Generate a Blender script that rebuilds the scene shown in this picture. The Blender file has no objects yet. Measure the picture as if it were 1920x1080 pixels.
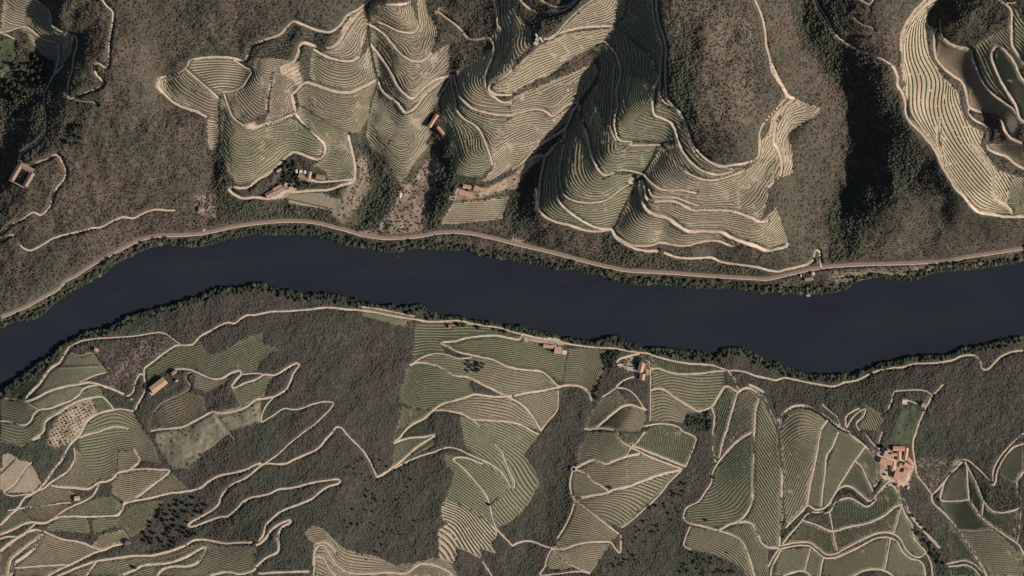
import bpy, math, random
import numpy as np
random.seed(7); rng=np.random.default_rng(7)
scene=bpy.context.scene
COLL=scene.collection

# ---------------------------------------------------------------- camera
W,H=1920.0,1080.0          # the survey frame in metres
ALT=30000.0
cam_d=bpy.data.cameras.new("camera"); cam=bpy.data.objects.new("camera",cam_d); COLL.objects.link(cam)
cam.location=(0,0,ALT); cam.rotation_euler=(0,0,0)
cam_d.sensor_width=36.0; cam_d.lens=36.0*(ALT-70.0)/W
cam_d.clip_start=100.0; cam_d.clip_end=60000.0
scene.camera=cam
# ---------------------------------------------------------------- sky, sun, exposure
SUN_EL=math.radians(32.5); SUN_AZ=math.radians(108.0)      # azimuth clockwise from north (+y)
world=bpy.data.worlds.new("World"); scene.world=world; world.use_nodes=True
nt=world.node_tree; nt.nodes.clear()
wo=nt.nodes.new('ShaderNodeOutputWorld'); bg=nt.nodes.new('ShaderNodeBackground'); sky=nt.nodes.new('ShaderNodeTexSky')
sky.sky_type='NISHITA'; sky.sun_disc=False; sky.sun_elevation=SUN_EL; sky.sun_rotation=SUN_AZ
sky.air_density=1.0; sky.dust_density=1.5
bg.inputs['Strength'].default_value=0.05
nt.links.new(sky.outputs[0],bg.inputs[0]); nt.links.new(bg.outputs[0],wo.inputs[0])
sl=bpy.data.lights.new("sun","SUN"); sl.energy=4.6; sl.angle=math.radians(0.5); sl.color=(1.0,0.922,0.84)
sun=bpy.data.objects.new("sun",sl); COLL.objects.link(sun)
sv=(math.cos(SUN_EL)*math.sin(SUN_AZ),math.cos(SUN_EL)*math.cos(SUN_AZ),math.sin(SUN_EL))
sun.location=(sv[0]*3000,sv[1]*3000,sv[2]*3000)
from mathutils import Vector, Matrix
sun.rotation_euler=Vector(sv).to_track_quat('Z','Y').to_euler()
scene.view_settings.view_transform='Standard'; scene.view_settings.look='None'
scene.view_settings.exposure=0.33; scene.view_settings.gamma=1.0
scene.render.resolution_x=1920; scene.render.resolution_y=1080

# ---------------------------------------------------------------- helpers
def tag(o,label=None,cat=None,group=None,kind=None):
    if label: o['label']=label
    if cat: o['category']=cat
    if group: o['group']=group
    if kind: o['kind']=kind
    return o
def link(name,me,mats,parent=None):
    o=bpy.data.objects.new(name,me); COLL.objects.link(o)
    for m in (mats if isinstance(mats,(list,tuple)) else [mats]):
        if m is not None and len(me.materials)<9: me.materials.append(m)
    if parent is not None: o.parent=parent
    return o
def np_mesh(name,V,F,mat_idx=None,smooth=False,attrs=None):
    """V (n,3), F (m,k) all faces of the same size k"""
    V=np.asarray(V,np.float32); F=np.asarray(F,np.int32); k=F.shape[1]; m=len(F)
    me=bpy.data.meshes.new(name)
    me.vertices.add(len(V)); me.vertices.foreach_set('co',V.ravel())
    me.loops.add(m*k); me.loops.foreach_set('vertex_index',F.ravel())
    me.polygons.add(m); me.polygons.foreach_set('loop_start',np.arange(0,m*k,k,dtype=np.int32))
    if mat_idx is not None: me.polygons.foreach_set('material_index',np.asarray(mat_idx,np.int32))
    me.polygons.foreach_set('use_smooth',np.full(m,bool(smooth)))
    if attrs:
        for an,(typ,data) in attrs.items():
            a=me.attributes.new(an,typ,'POINT')
            a.data.foreach_set('color' if typ=='FLOAT_COLOR' else 'value',np.asarray(data,np.float32).ravel())
    me.update(calc_edges=True)
    return me
def W2(p): return (p[0]-960.0,540.0-p[1])
def densify(pts,step,smooth=True):
    p=np.array(pts,float)
    if smooth and len(p)>2:                       # centripetal-like Catmull-Rom
        q=np.vstack([2*p[0]-p[1],p,2*p[-1]-p[-2]]); out=[]
        for i in range(1,len(q)-2):
            a,b,c,d=q[i-1],q[i],q[i+1],q[i+2]; L=np.hypot(*(c-b)); n=max(2,int(L/step)+1)
            la=max(np.hypot(*(b-a)),1e-6); lc=max(np.hypot(*(d-c)),1e-6)
            m1=(c-a)/(la+L+1e-9)*L; m2=(d-b)/(lc+L+1e-9)*L
            t=np.linspace(0,1,n,endpoint=False)[:,None]
            out.append((2*t**3-3*t**2+1)*b+(t**3-2*t**2+t)*m1+(-2*t**3+3*t**2)*c+(t**3-t**2)*m2)
        p=np.vstack(out+[q[-2:-1]])
    d=np.r_[0,np.cumsum(np.hypot(*np.diff(p,axis=0).T))]
    n=max(2,int(round(d[-1]/step))+1); s=np.linspace(0,d[-1],n)
    return np.c_[np.interp(s,d,p[:,0]),np.interp(s,d,p[:,1])]
def polymask(poly,X,Y):
    p=np.array(poly,float); ins=np.zeros(X.shape,bool); n=len(p); j=n-1
    for i in range(n):
        xi,yi=p[i]; xj,yj=p[j]
        if yi!=yj:
            c=((yi>Y)!=(yj>Y))&(X<(xj-xi)*(Y-yi)/(yj-yi)+xi); ins^=c
        j=i
    return ins
def fbm(x,y,scale,octv=4,seed=0):
    """value noise with smooth interpolation, about -1..1"""
    out=np.zeros(np.broadcast(x,y).shape); amp=1.0; tot=0.0; f=1.0/scale
    for o in range(octv):
        r=np.random.default_rng(seed*31+o).random((256,256))*2-1
        xx=x*f+o*17.3; yy=y*f+o*9.1; xi=np.floor(xx).astype(int); yi=np.floor(yy).astype(int)
        tx=xx-xi; ty=yy-yi; tx=tx*tx*(3-2*tx); ty=ty*ty*(3-2*ty)
        a=r[yi%256,xi%256]; b=r[yi%256,(xi+1)%256]; c=r[(yi+1)%256,xi%256]; d=r[(yi+1)%256,(xi+1)%256]
        out+=amp*((a*(1-tx)+b*tx)*(1-ty)+(c*(1-tx)+d*tx)*ty); tot+=amp; amp*=0.55; f*=2.03
    return out/tot
def hash2(x,y,s=0):
    v=np.sin(np.round(x*7.0)*12.9898+np.round(y*7.0)*78.233+s*37.7)*43758.5453
    return v-np.floor(v)
def tps_fit(pts,vals,lam):
    p=np.asarray(pts,float)/100.0; v=np.asarray(vals,float); n=len(p)
    r2=((p[:,None,:]-p[None,:,:])**2).sum(-1); K=0.5*r2*np.log(r2+1e-12)
    A=np.zeros((n+3,n+3)); A[:n,:n]=K+np.eye(n)*lam; A[:n,n]=1; A[:n,n+1:]=p; A[n,:n]=1; A[n+1:,:n]=p.T
    w=np.linalg.solve(A,np.r_[v,0,0,0]); return p,w
def tps_eval(m,X,Y):
    p,w=m; n=len(p); x=(X.ravel()/100.0).astype(np.float32); y=(Y.ravel()/100.0).astype(np.float32)
    out=np.empty(len(x)); wf=w[:n].astype(np.float32); px=p[:,0].astype(np.float32); py=p[:,1].astype(np.float32)
    for s in range(0,len(x),8192):
        xs=x[s:s+8192,None]; ys=y[s:s+8192,None]
        r2=(xs-px)**2+(ys-py)**2
        out[s:s+8192]=(0.5*r2*np.log(r2+1e-12))@wf
    out+=w[n]+w[n+1]*x+w[n+2]*y
    return out.reshape(X.shape)
# ---------------------------------------------------------------- survey data
# "@rc" picks a 480 x 270 m survey sheet (row, column); numbers are quarter metres in it
def P(s):
    out=[]; r=c=0
    for t in s.split():
        if t[0]=='@': r=int(t[1]); c=int(t[2]); continue
        a,b=t.split(','); out.append((c*480+float(a)/4.0, r*270+float(b)/4.0))
    return out

NORTH_SHORE=P("@20 0,300 100,245 250,230 320,190 380,140 430,90 500,40 560,0 @10 580,1080 700,1010 800,940 850,900 950,850 1050,800 1200,750 1350,755 1420,770 1530,765 1600,740 1700,710 1800,690 1920,670 @11 80,680 180,675 300,672 420,685 520,705 620,735 720,765 850,780 920,795 1000,810 1100,790 1200,780 1350,785 1460,795 1600,790 1650,820 1780,850 1850,865 1920,865 @12 40,880 150,895 260,920 380,940 480,940 560,975 640,975 720,1000 830,1030 920,1050 1100,1050 1300,1070 1440,1080 @22 1650,0 1850,30 1920,30 @23 200,38 400,40 530,25 600,0 @13 650,1040 750,1010 860,1000 1000,1015 1150,1000 1250,965 1400,945 1580,935 1650,920 1800,900 1920,880")
SOUTH_SHORE=P("@20 0,770 100,700 200,625 280,560 370,510 480,420 550,380 640,330 740,310 800,305 880,260 970,210 1060,185 1200,150 1280,130 1400,85 1500,60 1600,15 1650,0 @10 1780,1080 1850,1060 1920,1050 @11 60,1055 140,1075 @21 150,10 280,30 420,50 500,40 620,60 720,90 800,110 900,125 1020,135 1120,145 1200,125 1270,150 1350,195 1440,215 1520,210 1580,240 1700,250 1850,280 1920,290 @22 90,295 170,330 280,340 380,370 500,390 620,410 700,380 800,365 880,410 950,440 1040,455 1150,455 1300,480 1450,490 1540,510 1600,460 1720,450 1800,490 1920,550 @23 80,570 150,600 250,635 370,655 500,655 650,650 760,610 860,565 960,550 1080,525 1250,505 1380,500 1480,450 1600,435 1700,410 1800,385 1920,365")
RAIL=P("@20 0,215 100,175 200,130 300,75 430,0 @10 480,1025 560,985 680,905 780,850 900,785 1000,735 1100,700 1200,685 1350,680 1480,672 1600,650 1740,618 1850,600 1920,592 @11 120,580 240,575 370,578 480,595 580,620 680,645 780,675 880,695 980,705 1100,700 1250,685 1350,665 1500,658 1620,670 1740,695 1850,720 1920,740 @12 150,775 300,810 450,850 600,890 750,925 850,945 1000,955 1200,965 1400,980 1600,995 1800,1005 1920,1010 @13 100,990 250,955 400,925 550,910 750,900 950,895 1150,888 1350,875 1500,845 1700,815 1920,780")

# height contours: metres above the river, then the line
CONT=[l.split(':') for l in """
178:@12 1330,0 1390,60 1440,115 1500,155 1580,172 1660,162 1740,148 1800,125 1840,95 1850,0 @02 1850,1000 1890,920
150:@12 1150,140 1220,240 1290,290 1370,315 1480,310 1560,290 1680,250 1780,190 1840,110 1890,0 @03 30,1000 80,870
147:@02 680,350 730,440 750,560 730,700 740,850 720,960 740,1080 @12 720,20 730,80 760,110 850,80 1060,75
131:@02 640,520 610,700 600,850 600,1000 610,1080 @12 615,60 640,150 670,190 730,200 800,185 900,180 985,200 1000,220 1030,290 1100,345 1200,362 1300,370 1400,375 1500,370 1600,350 1700,310 1790,240 1850,170 1900,80 @13 40,60 50,0 @03 40,1050 90,930 150,830
118:@02 560,700 520,800 530,950 545,1080 @12 550,60 560,200 600,280 680,310 780,280 880,245 960,255 1010,370 1060,415 1150,415 1250,430 1350,475 1450,480 1600,475 1700,485 1800,450 1870,370 1920,300 @13 50,240 80,140 70,40 60,0
108:@12 440,0 430,150 440,260 480,330 560,385 640,400 740,380 820,320 890,280 945,300 980,420 1020,480 1100,490 1190,510 1270,550 1400,560 1550,550 1700,570 1830,600 1920,520 @13 60,440
100:@02 490,830 440,960 410,1080 @12 400,100 378,250 390,330 430,390 520,425 640,430 740,400 830,345 900,310
95:@12 920,350 960,450 1000,530 1060,565 1130,575 1200,610 1300,640 1450,635 1570,640 1700,670 1850,690 1920,640 @13 80,560
80:@02 440,890 400,1000 @12 355,60 345,200 342,330 340,400 375,450 430,480 520,505 640,510 750,490 820,470 870,500 890,570 950,620 1050,640 1130,620 1180,640 1250,670 1330,690 1450,680 1570,690 1700,730 1830,740 1920,700 @13 100,650
68:@12 300,40 275,200 265,400 300,490 380,540 500,570 620,580 720,560 800,545 830,600 900,660 980,690 1070,690 1130,665 1200,690 1300,710 1450,695 1570,705 1700,745
55:@12 245,95 235,150 215,250 205,350 202,430 215,490 255,540 330,575 450,603 600,635 700,635 765,605 790,650 860,710 950,745 1050,748 1110,725 1180,735 1280,755 1400,728 1500,712 1570,722 1700,760 1850,775 @13 60,775
108:@01 1485,560 1495,620 1530,720 1590,790 1650,825 1740,850 1830,865 1920,865 @02 60,845 150,825 220,825 260,845 300,872 340,850 400,800 450,775 500,770
96:@01 1470,600 1485,700 1520,790 1570,850 1650,890 1740,920 1850,930 1920,925 @02 80,905 200,885 300,920 380,880 450,840
85:@01 1465,620 1475,700 1495,780 1520,840 1570,895 1640,940 1690,1000 1720,1070 @11 1745,40 1768,100 1800,50 1860,15 @01 1920,1040 @02 60,1010 200,960 320,945 420,880
73:@01 1400,750 1430,870 1470,960 1500,1040 @11 1530,30 1550,110 1600,150 1680,160 1740,140 1790,130 1850,80 1920,40 @12 80,30 200,0 @02 300,1010
60:@01 1385,900 1430,1000 @11 1450,0 1475,100 1500,180 1560,220 1640,228 1720,215 1790,180 1850,135 1920,90 @12 80,90 200,50
46:@11 1450,120 1480,210 1540,255 1600,265 1690,285 1770,272 1840,215 1920,150
122.5:@02 0,745 100,695 250,625 400,570 500,530 620,480
115:@02 0,815 150,775 220,770 300,760 430,680 560,610 610,580
161:@02 60,430 200,410 330,370 450,310 560,280 700,240
178:@02 330,270 450,215 560,180 680,160 800,140
195:@02 430,150 540,100 660,70 780,50 860,15
147:@01 1840,480 1850,350 1870,250 1830,150 1835,0
158:@01 1920,440 1910,300 1920,180
167:@02 90,330 110,250 60,150 0,60
160:@01 860,60 940,120 1010,160 1090,195 1140,200 1170,160 1160,90 1140,30
150:@01 860,110 980,165 1060,215 1140,228 1195,190 1195,120 1190,40
138:@01 835,180 900,170 980,195 1050,230 1130,250 1190,245 1235,200 1225,100 1210,0
128:@01 835,190 900,215 960,260 1020,330 1080,400 1130,440 1190,462 1250,440 1310,360 1350,260 1330,170 1290,90 1275,0
118:@01 850,265 930,320 1000,420 1060,500 1130,560 1190,580 1260,520 1340,440 1400,390 1460,320
110:@01 855,330 880,360 930,420 980,490 1020,560 1060,640 1100,690 1150,735 1190,735 1230,690 1300,615 1370,560 1460,510
98:@01 890,480 940,580 990,680 1050,740 1110,790 1150,800 1190,780 1250,700 1330,630 1440,570
91:@01 915,600 950,680 1000,730 1060,770 1090,810 1120,845 1160,845 1210,800 1260,730 1330,670 1400,610
75:@01 870,770 930,830 1000,850 1060,880 1100,930 1150,910 1220,850 1290,750 1340,690
63:@01 850,930 950,950 1050,970 1110,1010 1160,990 1230,920 1290,850 1350,780
41:@11 840,0 930,70 1030,150 1130,190 1200,120 1270,40 1330,-60
26:@11 870,60 950,150 1010,230 1070,300 1110,300 1180,220 1250,130 1310,60
105:@01 400,560 500,630 620,660 720,655 800,610 890,545
97:@01 380,620 430,635 520,665 610,690 700,697 760,675 830,640 890,610
115:@01 420,450 540,520 660,540 760,510 830,430 860,340
125:@01 430,370 520,420 600,450 660,460 720,450 780,400 820,300 835,220
133:@01 480,375 560,390 660,380 720,320 780,230 830,150
143:@01 520,365 600,345 650,290 710,210 770,130 835,60
82:@01 300,790 420,850 560,890 700,900 780,850 870,780
66:@01 340,870 480,950 600,1000 710,985 790,920 845,850
50:@11 540,30 580,100 640,120 690,80 700,0
40:@11 540,200 620,220 700,190 735,100 730,0
92:@00 1665,760 1700,870 1770,930 1850,965 1920,960 @01 100,920 200,895 290,850
80:@00 1655,850 1690,960 1760,1020 1850,1040 1920,1010 @01 100,960 270,960 380,980 500,1040
68:@00 1645,980 @10 1690,30 1760,110 1850,130 1920,110 @11 60,60 150,0 290,-30 400,0 500,20
57:@10 1650,60 1700,160 1770,230 1850,240 1920,220 @11 60,160 130,110 220,30 290,15 400,60 470,80
47:@10 1720,340 1800,330 1870,320 1920,290 @11 60,240 130,190 190,130 240,90 300,75 400,110 480,120
38:@10 1715,345 1760,385 1820,410 1920,405 @11 60,412 130,405 230,355 400,350 520,345 600,325 660,300 720,285 745,240
122:@00 1425,460 1550,435 1650,430 1740,438
110:@00 1425,520 1500,500 1600,520 1660,540 1760,510 1850,500
105:@00 1400,520 1480,600 1560,680 1640,720
92:@00 1290,570 1340,640 1430,700 1530,760 1630,800
78:@00 1200,600 1260,700 1350,770 1450,810 1540,860 1630,940
125:@00 265,0 310,30 365,75 385,115 390,180 420,215 480,245 545,265 580,330 575,390 552,470 548,530
110:@00 140,0 200,40 300,60 360,120 400,220 480,280 515,350 490,440
95:@00 40,30 110,90 190,110 260,150 300,230 400,280 445,350 440,440
84:@00 10,150 60,190 130,200 200,208 250,240 330,310 400,370 410,470
160:@03 1190,0 1090,100 1020,220 1000,320 1000,450 1010,560 1020,700 1040,850 1110,960 1200,1060 @13 1240,20 1290,160 1380,300 1480,400
150:@03 1220,20 1110,150 1070,280 1080,450 1120,570 1160,680 1150,800 1200,950 1280,1080 @13 1330,150 1450,300 1560,400
140:@03 1260,20 1170,120 1140,280 1160,430 1230,560 1290,680 1270,830 1300,980 1340,1080 @13 1400,120 1500,250 1620,380
130:@03 1180,180 1180,330 1230,480 1310,590 1390,700 1400,830 1450,950 1500,1060 @13 1530,60 1600,160 1680,280 1720,380
118:@13 1600,60 1680,160 1740,260 1780,380 1840,440 1920,470
110:@13 1680,130 1760,200 1810,280 1860,340 1920,370
141:@03 1290,230 1330,310 1400,350 1510,375 1530,440 1570,540 1620,640 1680,710 1760,770 1840,830 1880,890
152:@03 1550,360 1600,450 1660,580 1720,660 1780,740 1840,800
""".strip().splitlines()]
# valleys and crests and spot heights: x,y,z
SPINE=[[tuple(float(v) for v in p.split(',')) for p in l.split()] for l in """
1155,0,184 1150,51,165 1132,82,146 1120,118,126 1100,172,114 1083,200,106 1052,252,80 1018,300,54 985,350,35 955,400,20 945,430,14
1237,272,150 1205,325,129 1190,350,108 1168,390,76 1150,432,54
870,62,120 858,100,114 850,140,106 845,170,95 838,210,78 832,260,52 815,330,27 803,400,15 797,432,12
692,0,158 690,45,130 694,85,111 700,115,102 709,150,90 697,192,75 690,215,64 688,235,52 682,290,30 690,350,20 668,400,14
415,108,121 415,140,110 413,180,98 412,205,84 410,235,72 408,262,60 400,300,45 395,340,34 400,400,14
935,148,149 960,130,157 1000,88,170 1040,62,184 1080,27,202 1115,0,215
960,194,119 942,192,121 930,185,125 915,172,131 910,155,135 914,135,137 920,120,138 926,100,138 925,82,137 915,72,135 895,75,128 877,70,122
960,178,128 942,178,131 927,176,135 919,168,138
75,0,112 60,60,84 40,120,68 10,180,52 0,260,38 -60,400,10
225,0,180 225,60,165 222,130,145 200,180,125 150,250,100 120,330,68 60,440,35
1510,0,150 1500,80,130 1550,150,108 1598,210,86 1595,290,56 1575,370,34 1560,430,20 1555,485,10
1640,0,205 1645,60,195 1685,130,180 1700,200,172 1725,270,158 1745,310,140
1740,30,136 1745,100,126 1790,140,117 1835,200,106 1850,250,99 1900,300,94 1960,370,82
1222,0,236 1230,40,230 1238,80,224 1246,120,217 1247,170,211 1262,205,200 1280,235,188
1150,51,165 1180,70,177 1205,95,188 1222,118,197 1231,140,202 1226,165,200 1223,200,192 1227,218,184 1250,228,178 1265,250,172 1285,285,168 1310,317,166 1330,326,166 1370,322,166 1400,307,166 1425,282,168 1441,250,168
1132,79,150 1155,105,157 1163,140,161 1155,175,160 1153,215,158 1153,247,153 1160,262,150 1200,268,149 1237,273,150
1330,60,240
1330,150,230
1310,220,212
1340,280,191
1400,100,212
1400,200,198
1430,20,204
1290,60,238
1290,140,228
1440,80,196
1455,130,186
1472,180,170
1535,205,122
1510,120,125
1500,260,105
1500,330,80
1480,360,84
1500,430,46
1490,470,34
1540,330,60
1600,150,128
1650,220,130
1680,280,124
1660,350,96
1640,420,62
1700,430,66
1700,380,98
1800,450,46
1760,400,80
1830,420,74
1860,440,52
1800,40,178
1770,60,152
1850,0,186
1850,60,176
1890,60,190
1900,110,178
1880,150,166
1930,60,200
1930,180,165
1880,230,138
1910,270,120
1540,60,155
1590,20,185
1590,90,160
350,40,155
300,80,140
290,160,108
250,250,98
300,300,72
200,350,55
300,380,38
380,330,46
380,380,28
380,270,66
350,230,84
40,325,62
0,400,34
100,440,30
0,330,40
30,500,20
60,240,75
100,200,95
480,30,165
550,20,172
640,20,165
540,60,150
500,100,138
440,70,140
520,120,128
480,150,118
515,160,115
560,90,140
530,200,102
480,200,104
450,220,92
640,400,22
740,360,22
760,400,17
770,330,31
750,420,14
720,400,20
830,380,40
850,340,48
870,400,30
920,420,20
900,370,40
940,330,48
980,320,50
1000,360,52
1020,400,52
1080,440,42
1000,430,26
1200,480,34
1300,480,34
1400,480,32
890,40,132
880,100,122
820,60,128
840,40,125
1000,20,172
1060,10,190
960,60,152
440,400,18
560,400,20
560,380,30
600,380,30
60,760,45
150,700,32
200,740,36
130,850,62
230,800,46
250,860,62
300,720,42
280,900,84
100,950,104
20,1000,120
20,880,85
90,900,90
200,1050,142
350,1060,150
350,900,90
300,980,98
400,1000,110
350,660,30
450,640,32
450,700,58
330,760,58
400,760,68
400,820,86
450,870,108
560,700,58
620,640,24
650,750,72
700,890,108
640,810,98
560,850,104
640,905,128
540,980,148
480,1020,150
600,1020,168
700,1000,146
780,1060,168
860,690,42
770,650,16
760,800,70
850,780,78
960,700,40
1040,720,28
1010,800,54
850,900,114
940,900,104
1010,890,76
1030,960,92
930,1000,132
850,1050,158
960,1060,148
1100,700,16
1100,800,46
1090,880,88
1160,810,76
1180,880,102
1290,880,82
1150,960,122
1080,1000,134
1060,1060,158
1250,960,100
1300,1050,146
1220,720,20
1220,770,40
1300,720,20
1320,780,34
1370,730,26
1330,850,58
1420,800,62
1420,900,100
1340,970,116
1400,1040,150
1470,800,56
1500,800,70
1560,800,64
1620,760,38
1690,760,44
1690,880,74
1600,900,94
1560,960,112
1500,1000,124
1640,1000,126
1700,960,106
1760,900,66
1780,980,92
1830,860,80
1850,950,114
1800,1050,128
1900,1030,150
1900,900,104
1850,780,56
1750,700,22
1880,720,32
-120,100,100
-120,300,40
2040,100,200
2040,300,130
2040,440,50
2040,900,110
2040,1100,170
-120,900,90
-120,1150,150
500,1180,190
1000,1180,190
1500,1180,180
300,-100,200
700,-100,200
1000,-100,220
1300,-100,250
1600,-100,220
1850,-100,220
""".strip().splitlines()]

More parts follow.
